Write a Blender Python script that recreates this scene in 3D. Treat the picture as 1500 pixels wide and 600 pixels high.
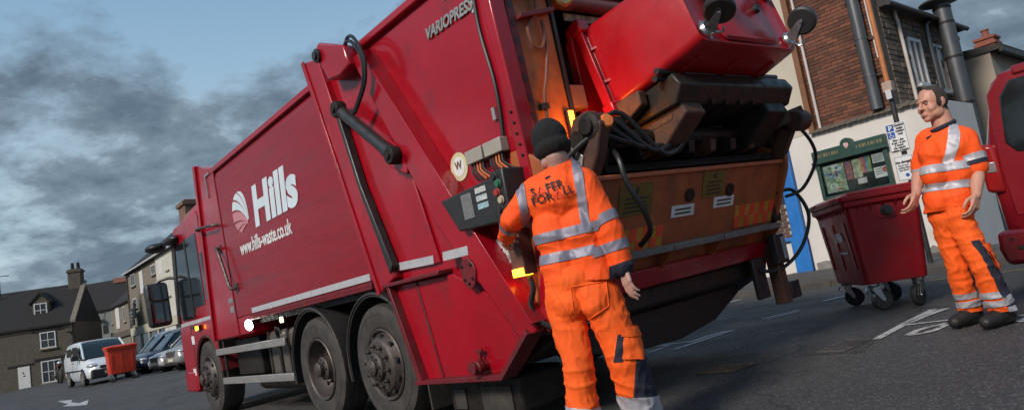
import bpy, bmesh, math, random
import numpy as np
from mathutils import Vector, Matrix, noise, Quaternion
sc = bpy.context.scene
for o in list(bpy.data.objects): bpy.data.objects.remove(o, do_unlink=True)
COL = sc.collection
random.seed(7)
R = math.radians

# ------------------------------------------------------------------ camera
FPX, PITCH, ROLL, CAMH = 1016.0, R(7.1), R(9.5), 0.92
cam_d = bpy.data.cameras.new('camera'); cam = bpy.data.objects.new('camera', cam_d); COL.objects.link(cam)
cam_d.sensor_width = 36; cam_d.lens = FPX/1500*36; cam_d.clip_end = 2000; cam_d.clip_start = .05
_f = Vector((0, math.cos(PITCH), math.sin(PITCH))); _u = Vector((0, -math.sin(PITCH), math.cos(PITCH)))
_r = Vector((1, 0, 0))
_right = math.cos(ROLL)*_r - math.sin(ROLL)*_u; _up = math.sin(ROLL)*_r + math.cos(ROLL)*_u
cam.matrix_world = Matrix(((_right.x, _up.x, -_f.x, 0), (_right.y, _up.y, -_f.y, 0), (_right.z, _up.z, -_f.z, CAMH), (0, 0, 0, 1)))
sc.camera = cam
sc.view_settings.view_transform = 'Standard'; sc.view_settings.look = 'None'
sc.view_settings.gamma = 1; sc.view_settings.use_curve_mapping = False
sc.view_settings.exposure = 0.78

# ------------------------------------------------------------------ sky
SUN_EL, SUN_AZ = R(34), R(222)        # azimuth clockwise from +Y: behind the camera, to its left
world = bpy.data.worlds.new('World'); sc.world = world; world.use_nodes = True
nt = world.node_tree; nt.nodes.clear()
def wn(t, **k):
    n = nt.nodes.new(t)
    for a, b in k.items(): setattr(n, a, b)
    return n
wl = nt.links.new
sky = wn('ShaderNodeTexSky', sky_type='NISHITA', sun_disc=False, sun_elevation=SUN_EL, sun_rotation=SUN_AZ)
sky.air_density = 1.3; sky.dust_density = .4; sky.ozone_density = 2.0
tc = wn('ShaderNodeTexCoord')
sep = wn('ShaderNodeSeparateXYZ'); wl(tc.outputs['Generated'], sep.inputs[0])
zc = wn('ShaderNodeMath', operation='MAXIMUM'); wl(sep.outputs['Z'], zc.inputs[0]); zc.inputs[1].default_value = 0
za = wn('ShaderNodeMath', operation='ADD'); wl(zc.outputs[0], za.inputs[0]); za.inputs[1].default_value = .34
dx = wn('ShaderNodeMath', operation='DIVIDE'); wl(sep.outputs['X'], dx.inputs[0]); wl(za.outputs[0], dx.inputs[1])
dy = wn('ShaderNodeMath', operation='DIVIDE'); wl(sep.outputs['Y'], dy.inputs[0]); wl(za.outputs[0], dy.inputs[1])
cmb = wn('ShaderNodeCombineXYZ'); wl(dx.outputs[0], cmb.inputs[0]); wl(dy.outputs[0], cmb.inputs[1])
def wnoise(scale, detail, rough, off=(0, 0, 0), dist=0.0):
    mp = wn('ShaderNodeMapping'); mp.inputs['Location'].default_value = off
    wl(cmb.outputs[0], mp.inputs[0])
    n = wn('ShaderNodeTexNoise'); n.inputs['Scale'].default_value = scale; n.inputs['Detail'].default_value = detail
    n.inputs['Roughness'].default_value = rough; n.inputs['Distortion'].default_value = dist
    wl(mp.outputs[0], n.inputs['Vector']); return n.outputs['Fac']
def wramp(src, stops):
    r = wn('ShaderNodeValToRGB'); wl(src, r.inputs[0]); e = r.color_ramp.elements
    while len(e) < len(stops): e.new(.5)
    for el, (p, c) in zip(e, stops):
        el.position = p; el.color = (c, c, c, 1) if not isinstance(c, tuple) else (*c, 1)
    return r.outputs[0]
def wmath(op, a, b=None, clamp=False):
    m = wn('ShaderNodeMath', operation=op); m.use_clamp = clamp
    for i, x in enumerate((a, b)):
        if x is None: continue
        if isinstance(x, (int, float)): m.inputs[i].default_value = x
        else: wl(x, m.inputs[i])
    return m.outputs[0]
def wmix(fac, a, b):
    m = wn('ShaderNodeMix', data_type='RGBA'); wl(fac, m.inputs[0]) if not isinstance(fac, float) else setattr(m.inputs[0], 'default_value', fac)
    for i, x in ((6, a), (7, b)):
        if isinstance(x, tuple): m.inputs[i].default_value = (*x, 1)
        else: wl(x, m.inputs[i])
    return m.outputs[2]
big = wnoise(1.9, 7, .56, (5.9, 4.1, 0), .12)
fine = wnoise(6.5, 8, .62, (7.1, 2.2, .3), .12)
# cloud cover is thicker low over the roofs and thins out overhead, as stratocumulus does
cover = wramp(zc.outputs[0], [(0.0, .36), (.10, .30), (.145, .15), (.21, .24), (.30, .20), (.39, .09), (.47, .02), (1.0, 0.0)])
dens = wmath('ADD', wmath('ADD', wmath('MULTIPLY', big, .60), wmath('MULTIPLY', fine, .40)), cover)
mask = wramp(dens, [(.59, 0.0), (.64, .5), (.72, 1.0)])
shade = wramp(wmath('ADD', wmath('MULTIPLY', fine, .6), wmath('MULTIPLY', big, .4)), [(.38, (2.9, 3.6, 4.2)), (.48, (1.45, 1.95, 2.45)), (.60, (.75, 1.1, 1.5))])
gap = wramp(wnoise(1.5, 5, .55, (1.2, 8.8, 0), .2), [(.40, 0.0), (.60, 1.0)])
lowsky = wramp(zc.outputs[0], [(0.0, (3.8, 4.6, 5.0)), (.18, (3.5, 4.7, 5.4)), (.45, (1.75, 3.05, 4.35)), (1.0, (1.2, 2.4, 3.75))])
base = wmix(.72, sky.outputs[0], lowsky)
skyc = wmix(wmath('MULTIPLY', mask, .93), base, shade)
bg = wn('ShaderNodeBackground'); wl(skyc, bg.inputs[0]); bg.inputs[1].default_value = .082
wo = wn('ShaderNodeOutputWorld'); wl(bg.outputs[0], wo.inputs[0])

# ------------------------------------------------------------------ sun behind thin cloud
sd = bpy.data.lights.new('sun', 'SUN'); sun = bpy.data.objects.new('sun', sd); COL.objects.link(sun)
sd.energy = 2.0; sd.angle = R(13); sd.color = (1.0, .90, .80)
_sv = Vector((math.sin(SUN_AZ)*math.cos(SUN_EL), math.cos(SUN_AZ)*math.cos(SUN_EL), math.sin(SUN_EL)))
sun.rotation_euler = _sv.to_track_quat('Z', 'Y').to_euler(); sun.location = (-20, -20, 30)

# ------------------------------------------------------------------ materials
MATS = {}
def mat(name, col, rough=.6, metal=0., col2=None, nscale=8., namt=.5, bump=0., bscale=40., coat=0., emit=0., emcol=None,
        dirt=None, dscale=2.5, dlo=.52, dhi=.72, stretch=None, rvar=.0, trans=0., alpha=1., ior=None, rand=0., spec=None):
    if name in MATS: return MATS[name]
    m = bpy.data.materials.new(name); m.use_nodes = True; t = m.node_tree; N = t.nodes; L = t.links.new
    b = N['Principled BSDF']; b.inputs['Roughness'].default_value = rough; b.inputs['Metallic'].default_value = metal
    b.inputs['Coat Weight'].default_value = coat; b.inputs['Coat Roughness'].default_value = .12
    if trans: b.inputs['Transmission Weight'].default_value = trans
    if spec is not None: b.inputs['Specular IOR Level'].default_value = spec
    if ior: b.inputs['IOR'].default_value = ior
    if emit:
        b.inputs['Emission Color'].default_value = (*(emcol or col), 1); b.inputs['Emission Strength'].default_value = emit
    tc = N.new('ShaderNodeTexCoord'); src = tc.outputs['Object']
    if stretch:
        mp = N.new('ShaderNodeMapping'); mp.inputs['Scale'].default_value = stretch; L(src, mp.inputs[0]); src2 = mp.outputs[0]
    else: src2 = src
    def ns(scale, det=5, rg=.6, s=src2):
        n = N.new('ShaderNodeTexNoise'); n.inputs['Scale'].default_value = scale; n.inputs['Detail'].default_value = det
        n.inputs['Roughness'].default_value = rg; L(s, n.inputs['Vector']); return n.outputs['Fac']
    def rp(f, lo, hi):
        r = N.new('ShaderNodeMapRange'); r.inputs[1].default_value = lo; r.inputs[2].default_value = hi; L(f, r.inputs[0]); return r.outputs[0]
    def mx(f, a, c):
        q = N.new('ShaderNodeMix'); q.data_type = 'RGBA'; L(f, q.inputs[0])
        for i, x in ((6, a), (7, c)):
            if isinstance(x, tuple): q.inputs[i].default_value = (*x, 1)
            else: L(x, q.inputs[i])
        return q.outputs[2]
    c = tuple(col); cc = None
    if col2 is None: col2 = tuple(x*.78 for x in col)
    cc = mx(rp(ns(nscale), .5-namt*.4, .5+namt*.4), c, tuple(col2))
    if rand:
        oi = N.new('ShaderNodeObjectInfo'); ge = N.new('ShaderNodeNewGeometry')
        ad = N.new('ShaderNodeMath'); ad.operation = 'ADD'; L(oi.outputs['Random'], ad.inputs[0]); L(ge.outputs['Random Per Island'], ad.inputs[1])
        fr = N.new('ShaderNodeMath'); fr.operation = 'FRACT'; L(ad.outputs[0], fr.inputs[0])
        hs = N.new('ShaderNodeHueSaturation'); mr = N.new('ShaderNodeMapRange'); mr.inputs[3].default_value = 1-rand; mr.inputs[4].default_value = 1+rand*.8
        L(fr.outputs[0], mr.inputs[0]); L(mr.outputs[0], hs.inputs['Value']); L(cc, hs.inputs['Color']); cc = hs.outputs[0]
    if dirt:
        cc = mx(rp(ns(dscale, 7, .68), dlo, dhi), cc, tuple(dirt))
    L(cc, b.inputs['Base Color'])
    if rvar:
        q = N.new('ShaderNodeMapRange'); q.inputs[3].default_value = max(.02, rough-rvar); q.inputs[4].default_value = min(1, rough+rvar)
        L(rp(ns(nscale*1.7+.3, 6), .3, .7), q.inputs[0]); L(q.outputs[0], b.inputs['Roughness'])
    if bump:
        bp = N.new('ShaderNodeBump'); bp.inputs['Strength'].default_value = min(1., bump); bp.inputs['Distance'].default_value = .01*max(1, bump)
        L(ns(bscale, 5, .65), bp.inputs['Height']); L(bp.outputs[0], b.inputs['Normal'])
    MATS[name] = m; return m
def GM():
    g = {}
    g['red'] = mat('truck red paint', (.36, .0035, .014), .28, col2=(.26, .003, .010), nscale=1.6, coat=.55, dirt=(.10, .018, .018), dscale=2.6, dlo=.54, dhi=.80, rvar=.14, bump=.16, bscale=3.2, spec=.25)
    g['redpanel'] = mat('brushed red panel', (.26, .0045, .012), .34, col2=(.20, .004, .010), nscale=2.2, coat=.28, stretch=(.6, 1, 9), rvar=.08, bump=.06, bscale=4, dirt=(.12, .022, .022), dscale=.9, dlo=.52, dhi=.8, spec=.25)
    g['reddark'] = mat('dull red paint', (.17, .007, .013), .5, col2=(.10, .008, .011), nscale=5, dirt=(.07, .03, .025), dscale=4, dlo=.5, dhi=.75, rvar=.15, bump=.1, bscale=30)
    g['orange'] = mat('orange brown hopper steel', (.56, .165, .040), .5, col2=(.46, .125, .032), nscale=3.5, dirt=(.11, .045, .025), dscale=2.6, dlo=.5, dhi=.78, rvar=.15, bump=.12, bscale=30)
    g['orangeold'] = mat('grimy orange hopper plate', (.40, .105, .032), .5, col2=(.26, .068, .026), nscale=5, dirt=(.09, .04, .026), dscale=3.2, dlo=.52, dhi=.78, rvar=.18, bump=.2, bscale=40)
    g['rust'] = mat('rusty worn steel', (.13, .050, .026), .6, col2=(.03, .02, .017), nscale=9, namt=.7, bump=.3, bscale=45, rvar=.2)
    g['black'] = mat('black paint', (.018, .018, .02), .42, col2=(.03, .028, .027), nscale=6, rvar=.15, bump=.1)
    g['grime'] = mat('greasy black steel', (.010, .009, .0088), .5, col2=(.026, .018, .013), nscale=8, namt=.8, rvar=.2, bump=.45, bscale=35, spec=.35)
    g['rubber'] = mat('tyre rubber', (.020, .019, .018), .7, col2=(.055, .047, .040), nscale=9, namt=.8, bump=.35, bscale=60, dirt=(.08, .066, .055), dscale=5, dlo=.5, dhi=.8)
    g['hose'] = mat('black hose rubber', (.014, .014, .015), .45)
    g['rim'] = mat('dusty steel rim', (.11, .085, .075), .5, metal=.45, col2=(.06, .05, .046), nscale=14, rvar=.15, bump=.2, bscale=50)
    g['steel'] = mat('zinc plated steel', (.55, .56, .58), .32, metal=.9, col2=(.40, .41, .43), nscale=20, rvar=.1)
    g['alu'] = mat('dull aluminium', (.46, .45, .43), .42, metal=.6, col2=(.33, .31, .29), nscale=5, stretch=(.5, 4, 4), rvar=.12)
    g['white'] = mat('white vinyl', (.72, .72, .72), .45, col2=(.62, .61, .60), nscale=6)
    g['reflect'] = mat('silver reflective tape', (.50, .50, .52), .45, metal=.15, col2=(.40, .40, .42), nscale=12)
    g['vinyl'] = mat('pale blue white vinyl', (.62, .70, .74), .4, col2=(.52, .60, .65), nscale=3)
    g['vinylred'] = mat('pinkish logo vinyl', (.55, .22, .25), .4)
    g['glass'] = mat('dark vehicle glass', (.012, .015, .016), .06, coat=.6, ior=1.5)
    g['amber'] = mat('lit amber lens', (.9, .32, .02), .3, emit=5, emcol=(1, .30, .02))
    g['lampwhite'] = mat('lit white lamp', (1, 1, 1), .3, emit=16, emcol=(1, .96, .86))
    g['lampsmall'] = mat('lit small lamp', (1, .95, .7), .3, emit=1.6, emcol=(1, .9, .55))
    g['yellow'] = mat('faded yellow sticker', (.20, .13, .016), .6, col2=(.13, .08, .016), nscale=14, dirt=(.10, .07, .03), dscale=9, dlo=.5, dhi=.7)
    g['chev_r'] = mat('chevron red', (.85, .085, .03), .5, col2=(.62, .06, .025), nscale=10)
    g['chev_y'] = mat('chevron yellow', (.56, .25, .03), .5, col2=(.4, .16, .025), nscale=10)
    g['binred'] = mat('bright red bin plastic', (.42, .005, .010), .30, col2=(.33, .005, .010), nscale=3, rvar=.08, bump=.05, bscale=90, dirt=(.34, .02, .03), dscale=3, dlo=.6, dhi=.9)
    g['bindark'] = mat('dark red bin plastic', (.36, .007, .013), .38, col2=(.28, .006, .011), nscale=4, rvar=.14, bump=.08, bscale=90, dirt=(.14, .02, .02), dscale=3.5, dlo=.5, dhi=.8)
    g['binorange'] = mat('orange red bin plastic', (.60, .045, .015), .4, col2=(.48, .035, .015), nscale=4)
    return g
M = GM()

# ------------------------------------------------------------------ mesh helpers
class MB:
    def __init__(s): s.v = []; s.f = []
    def add(s, vs, fs):
        o = len(s.v); s.v += [tuple(x) for x in vs]; s.f += [tuple(i+o for i in f) for f in fs]; return s
    def box(s, x0, x1, y0, y1, z0, z1):
        if x0 > x1: x0, x1 = x1, x0
        if y0 > y1: y0, y1 = y1, y0
        if z0 > z1: z0, z1 = z1, z0
        return s.add([(x0, y0, z0), (x1, y0, z0), (x1, y1, z0), (x0, y1, z0), (x0, y0, z1), (x1, y0, z1), (x1, y1, z1), (x0, y1, z1)],
                     [(3, 2, 1, 0), (4, 5, 6, 7), (0, 1, 5, 4), (1, 2, 6, 5), (2, 3, 7, 6), (3, 0, 4, 7)])
    def prism(s, poly, axis, a, b):
        n = len(poly)
        def p(q, h):
            u, w = q
            return {'x': (h, u, w), 'y': (u, h, w), 'z': (u, w, h)}[axis]
        vs = [p(q, a) for q in poly] + [p(q, b) for q in poly]
        fs = [tuple(range(n)), tuple(range(2*n-1, n-1, -1))] + [(i, i+n, (i+1) % n+n, (i+1) % n) for i in range(n)]
        return s.add(vs, fs)
    def beam(s, p0, p1, w, h, up=(0, 0, 1), w1=None, h1=None):
        p0, p1 = Vector(p0), Vector(p1); d = (p1-p0).normalized(); up = Vector(up)
        if abs(d.dot(up)) > .98: up = Vector((1, 0, 0))
        a = d.cross(up).normalized(); b = a.cross(d).normalized(); w1 = w1 or w; h1 = h1 or h; vs = []
        for p, ww, hh in ((p0, w, h), (p1, w1, h1)):
            for sx, sy in ((-1, -1), (1, -1), (1, 1), (-1, 1)): vs.append(p+a*sx*ww/2+b*sy*hh/2)
        return s.add(vs, [(3, 2, 1, 0), (4, 5, 6, 7), (0, 1, 5, 4), (1, 2, 6, 5), (2, 3, 7, 6), (3, 0, 4, 7)])
    def tube(s, pts, r, n=8, cap=True):
        pts = [Vector(p) for p in pts]; k = len(pts); rs = r if isinstance(r, (list, tuple)) else [r]*k
        vs = []; fs = []; prev = None
        for i, p in enumerate(pts):
            d = (pts[min(i+1, k-1)]-pts[max(i-1, 0)]).normalized()
            if prev is None:
                a = d.cross(Vector((0, 0, 1)))
                if a.length < .05: a = d.cross(Vector((1, 0, 0)))
            else: a = prev-d*prev.dot(d)
            a.normalize(); prev = a; b = d.cross(a)
            for j in range(n):
                t = 2*math.pi*j/n; vs.append(p+(a*math.cos(t)+b*math.sin(t))*rs[i])
        for i in range(k-1):
            for j in range(n):
                fs.append((i*n+j, i*n+(j+1) % n, (i+1)*n+(j+1) % n, (i+1)*n+j))
        if cap: fs += [tuple(range(n-1, -1, -1)), tuple((k-1)*n+j for j in range(n))]
        return s.add(vs, fs)
    def lathe(s, prof, c=(0, 0, 0), axis=(0, 0, 1), n=24, cap=True):
        ax = Vector(axis).normalized(); a = ax.cross(Vector((0, 0, 1)))
        if a.length < .1: a = ax.cross(Vector((1, 0, 0)))
        a.normalize(); b = ax.cross(a); c = Vector(c); vs = []; fs = []; k = len(prof)
        for r, h in prof:
            for j in range(n):
                t = 2*math.pi*j/n; vs.append(c+ax*h+(a*math.cos(t)+b*math.sin(t))*max(r, 1e-4))
        for i in range(k-1):
            for j in range(n): fs.append((i*n+j, i*n+(j+1) % n, (i+1)*n+(j+1) % n, (i+1)*n+j))
        if cap: fs += [tuple(range(n-1, -1, -1)), tuple((k-1)*n+j for j in range(n))]
        return s.add(vs, fs)
    def ell(s, c, r, rot=None, nu=16, nv=10):
        c = Vector(c); vs = []; fs = []; q = rot.to_matrix() if rot else Matrix.Identity(3)
        for i in range(nv+1):
            ph = math.pi*i/nv
            for j in range(nu):
                t = 2*math.pi*j/nu
                vs.append(c+q@Vector((r[0]*math.sin(ph)*math.cos(t), r[1]*math.sin(ph)*math.sin(t), r[2]*math.cos(ph))))
        for i in range(nv):
            for j in range(nu): fs.append((i*nu+j, (i+1)*nu+j, (i+1)*nu+(j+1) % nu, i*nu+(j+1) % nu))
        return s.add(vs, fs)
    def cone(s, p0, p1, r0, r1, n=14, seg=6):
        """tapered limb with round ends"""
        p0, p1 = Vector(p0), Vector(p1); d = (p1-p0); L = d.length or 1e-4; d /= L
        pts = []; rs = []
        for i in range(5):
            t = -math.pi/2+math.pi/2*i/4; pts.append(p0+d*r0*math.sin(t)); rs.append(max(r0*math.cos(t), 1e-3))
        for i in range(1, seg): pts.append(p0+d*L*i/seg); rs.append(r0+(r1-r0)*i/seg)
        for i in range(5):
            t = math.pi/2*i/4; pts.append(p1+d*r1*math.sin(t)); rs.append(max(r1*math.cos(t), 1e-3))
        return s.tube(pts, rs, n)
    def mesh(s, name):
        me = bpy.data.meshes.new(name); me.from_pydata(s.v, [], s.f); me.validate(); me.update()
        bm = bmesh.new(); bm.from_mesh(me); bmesh.ops.recalc_face_normals(bm, faces=bm.faces); bm.to_mesh(me); bm.free(); return me
    def build(s, name, m, parent=None, bevel=0, smooth=True, ang=.6, seg=2):
        return obj(name, s.mesh(name), m, parent, bevel, smooth, ang, seg)
def obj(name, me, m, parent=None, bevel=0, smooth=True, ang=.6, seg=2):
    if m is not None:
        me.materials.clear(); me.materials.append(m)
    if smooth:
        me.shade_smooth(); me.set_sharp_from_angle(angle=ang)
    o = bpy.data.objects.new(name, me); COL.objects.link(o)
    if parent: o.parent = parent
    if bevel:
        b = o.modifiers.new('bevel', 'BEVEL'); b.width = bevel; b.segments = seg; b.limit_method = 'ANGLE'; b.angle_limit = R(35); b.harden_normals = False
    return o
def tag(o, label=None, cat=None, group=None, kind=None):
    if label: o['label'] = label
    if cat: o['category'] = cat
    if group: o['group'] = group
    if kind: o['kind'] = kind
    return o
def thing(name, label, cat, loc=(0, 0, 0), rz=0, group=None, mw=None):
    o = bpy.data.objects.new(name, None); COL.objects.link(o); o.empty_display_size = .2
    if mw is not None: o.matrix_world = mw
    else: o.location = loc; o.rotation_euler = (0, 0, rz)
    return tag(o, label, cat, group)
def copy_tree(o, parent=None):
    c = o.copy(); COL.objects.link(c); c.parent = parent
    for ch in list(o.children): copy_tree(ch, c)
    return c
def text_mesh(txt, size, bold=0., shear=0., ext=.002, width=1., align='LEFT', spacing=1.):
    cu = bpy.data.curves.new('t', 'FONT'); cu.body = txt; cu.size = size; cu.offset = bold; cu.shear = shear; cu.extrude = ext
    cu.align_x = align; cu.resolution_u = 3; cu.space_character = spacing
    ob = bpy.data.objects.new('t', cu); COL.objects.link(ob)
    bpy.context.view_layer.update()
    me = bpy.data.meshes.new_from_object(ob.evaluated_get(bpy.context.evaluated_depsgraph_get()))
    bpy.data.objects.remove(ob); bpy.data.curves.remove(cu)
    if width != 1: me.transform(Matrix.Diagonal((width, 1, 1, 1)))
    return me
def put(me, name, m, parent, o, ux, uy):
    """lay a flat (x,y) mesh with its x along ux and y along uy at o"""
    ux = Vector(ux).normalized(); uy = Vector(uy).normalized(); uz = ux.cross(uy); o = Vector(o)
    me.transform(Matrix(((ux.x, uy.x, uz.x, o.x), (ux.y, uy.y, uz.y, o.y), (ux.z, uy.z, uz.z, o.z), (0, 0, 0, 1))))
    return obj(name, me, m, parent, smooth=False)
def bez(p0, p1, p2, p3, n=12):
    P = [Vector(p) for p in (p0, p1, p2, p3)]; r = []
    for i in range(n+1):
        t = i/n; r.append(P[0]*(1-t)**3+3*P[1]*t*(1-t)**2+3*P[2]*t*t*(1-t)+P[3]*t**3)
    return r
def spline(pts, n=8):
    P = [Vector(p) for p in pts]; out = []
    for i in range(len(P)-1):
        a = P[max(i-1, 0)]; b = P[i]; c = P[i+1]; d = P[min(i+2, len(P)-1)]
        for k in range(n):
            t = k/n; out.append(.5*((2*b)+(c-a)*t+(2*a-5*b+4*c-d)*t*t+(3*b-a-3*c+d)*t**3))
    return out+[P[-1]]

# ------------------------------------------------------------------ street frame: s to the right along the kerb, n away from the camera
YAW = R(40.27)
SV = Vector((math.sin(YAW), -math.cos(YAW), 0)); NV = Vector((math.cos(YAW), math.sin(YAW), 0))
SROT = math.atan2(SV.y, SV.x)
def sstep(x, a, b):
    t = min(1, max(0, (x-a)/(b-a))); return t*t*(3-2*t)
def lerpc(x, a, b): return min(b, max(a, x))
def zg(x, y):
    """the square falls gently: crossfall under the truck, a little fall along the street"""
    s = x*SV.x+y*SV.y; n = x*NV.x+y*NV.y
    z = .131*min(1, max(0, (n-2.85)/3.0)) + .07*min(1, max(0, (n-5.85)/4.85)) + (.01*max(0, n-10.7) if n < 40 else .293)
    z += .0107*(lerpc(s, -12, 0)+5.36)
    return z
def G(x, y, dz=0): return Vector((x, y, zg(x, y)+dz))
def SN(s, n, z=0): return SV*s+NV*n+Vector((0, 0, z))
# ------------------------------------------------------------------ ground, road, pavement
def asphalt_mat(name='worn asphalt', k=1.0):
    m = bpy.data.materials.new(name); m.use_nodes = True; t = m.node_tree; N = t.nodes; L = t.links.new
    b = N['Principled BSDF']; tc = N.new('ShaderNodeTexCoord')
    def ns(sc_, det, rg=.6):
        n = N.new('ShaderNodeTexNoise'); n.inputs['Scale'].default_value = sc_; n.inputs['Detail'].default_value = det; n.inputs['Roughness'].default_value = rg
        L(tc.outputs['Object'], n.inputs['Vector']); return n.outputs['Fac']
    def mr(f, a, b_, c, d):
        r = N.new('ShaderNodeMapRange'); L(f, r.inputs[0])
        for i, x in enumerate((a, b_, c, d)): r.inputs[i+1].default_value = x
        return r.outputs[0]
    def mx(f, a, c):
        q = N.new('ShaderNodeMix'); q.data_type = 'RGBA'; L(f, q.inputs[0])
        for i, x in ((6, a), (7, c)):
            if isinstance(x, tuple): q.inputs[i].default_value = (*x, 1)
            else: L(x, q.inputs[i])
        return q.outputs[2]
    c = mx(mr(ns(.45, 6), .35, .65, 0, 1), (.036, .0355, .037), (.060, .055, .052))
    c = mx(mr(ns(2.6, 7, .7), .55, .75, 0, .8), c, (.026, .026, .028))
    vo = N.new('ShaderNodeTexVoronoi'); vo.inputs['Scale'].default_value = 85; L(tc.outputs['Object'], vo.inputs['Vector'])
    c = mx(mr(vo.outputs['Color'], .62, .95, 0, .75), c, (.16, .15, .145))
    vs = N.new('ShaderNodeTexVoronoi'); vs.inputs['Scale'].default_value = 5.5; L(tc.outputs['Object'], vs.inputs['Vector'])
    c = mx(mr(vs.outputs['Distance'], .045, .02, 0, .8), c, (.30, .29, .27))
    c = mx(mr(ns(1.15, 8, .72), .57, .66, 0, .75), c, (.028, .026, .026))
    # thin cracks
    vc = N.new('ShaderNodeTexVoronoi'); vc.feature = 'DISTANCE_TO_EDGE'; vc.inputs['Scale'].default_value = .42
    nz = N.new('ShaderNodeTexNoise'); nz.inputs['Scale'].default_value = 1.8; nz.inputs['Detail'].default_value = 6; L(tc.outputs['Object'], nz.inputs['Vector'])
    ad = N.new('ShaderNodeVectorMath'); ad.operation = 'MULTIPLY_ADD'; L(nz.outputs['Color'], ad.inputs[0]); ad.inputs[1].default_value = (1.1, 1.1, 0); L(tc.outputs['Object'], ad.inputs[2])
    L(ad.outputs[0], vc.inputs['Vector'])
    c = mx(mr(vc.outputs['Distance'], .008, .002, 0, .75), c, (.018, .017, .017))
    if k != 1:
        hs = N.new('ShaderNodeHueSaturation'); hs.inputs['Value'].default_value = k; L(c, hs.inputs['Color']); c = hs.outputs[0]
    L(c, b.inputs['Base Color'])
    L(mr(ns(1.5, 5), .35, .65, .62, .9), b.inputs['Roughness'])
    bp = N.new('ShaderNodeBump'); bp.inputs['Strength'].default_value = .8; bp.inputs['Distance'].default_value = .008
    L(vo.outputs['Distance'], bp.inputs['Height']); L(bp.outputs[0], b.inputs['Normal'])
    return m
ASPH = asphalt_mat(); SHADE_ASPH = asphalt_mat('asphalt with painted shade', .68)  # second one: darkened road asphalt for shade painted on the ground
# one sheet out to the horizon: fine near the truck, coarse far away, built in street coordinates
def axis_pts(lo, hi, dense_lo, dense_hi, d, dc):
    a = [lo, lo*.5, ]; x = dense_lo-60
    while x < dense_lo: a.append(x); x += dc
    x = dense_lo
    while x < dense_hi: a.append(x); x += d
    while x < dense_hi+60: a.append(x); x += dc
    return sorted(set(a+[hi*.5, hi]))
su = axis_pts(-900, 900, -16, 4, .5, 6); nu_ = sorted(set(axis_pts(-900, 900, -2, 13, .25, 4)+[2.85, 5.85, 10.7]))
gv = []; gf = []
for s_ in su:
    for n_ in nu_:
        p = SN(s_, n_); gv.append((p.x, p.y, zg(p.x, p.y)))
kk = len(nu_)
for i in range(len(su)-1):
    for j in range(kk-1): gf.append((i*kk+j, (i+1)*kk+j, (i+1)*kk+j+1, i*kk+j+1))
road = MB().add(gv, gf).build('road', ASPH, ang=1.2); tag(road, kind='structure')

PAINT = mat('worn white road paint', (.50, .49, .47), .7, col2=(.36, .35, .34), nscale=9, dirt=(.10, .095, .09), dscale=16, dlo=.50, dhi=.66)
def ground_poly(name, pts, label, cat='road marking', dz=.006, m=PAINT, group=None):
    """flat paint outline (world xy) laid on the falling road, subdivided so that it follows it"""
    bm = bmesh.new(); bm.faces.new([bm.verts.new((x, y, 0)) for x, y in pts])
    bmesh.ops.triangulate(bm, faces=bm.faces)
    for v in bm.verts: v.co.z = zg(v.co.x, v.co.y)+dz
    bmesh.ops.recalc_face_normals(bm, faces=bm.faces)
    if sum(f.normal.z for f in bm.faces) < 0: bmesh.ops.reverse_faces(bm, faces=bm.faces)
    me = bpy.data.meshes.new(name); bm.to_mesh(me); bm.free()
    return tag(obj(name, me, m, smooth=False), label, cat, group)
def stroke(pts, w):
    """outline of a painted stroke along world xy points"""
    P = [Vector((x, y)) for x, y in pts]; l = []; r = []
    for i, p in enumerate(P):
        d = (P[min(i+1, len(P)-1)]-P[max(i-1, 0)]).normalized(); q = Vector((-d.y, d.x))*w/2
        l.append(tuple(p+q)); r.append(tuple(p-q))
    return l+r[::-1]
# pixel on the photograph -> point on the road
def unproj(px, py, dz=0.0):
    d = _right*((px-750)/FPX)+_up*((300-py)/FPX)+_f; z = 0.
    for _ in range(12):
        k = (z+dz-CAMH)/d.z; P = d*k; z = zg(P.x, P.y)
    return (P.x, P.y)
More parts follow.
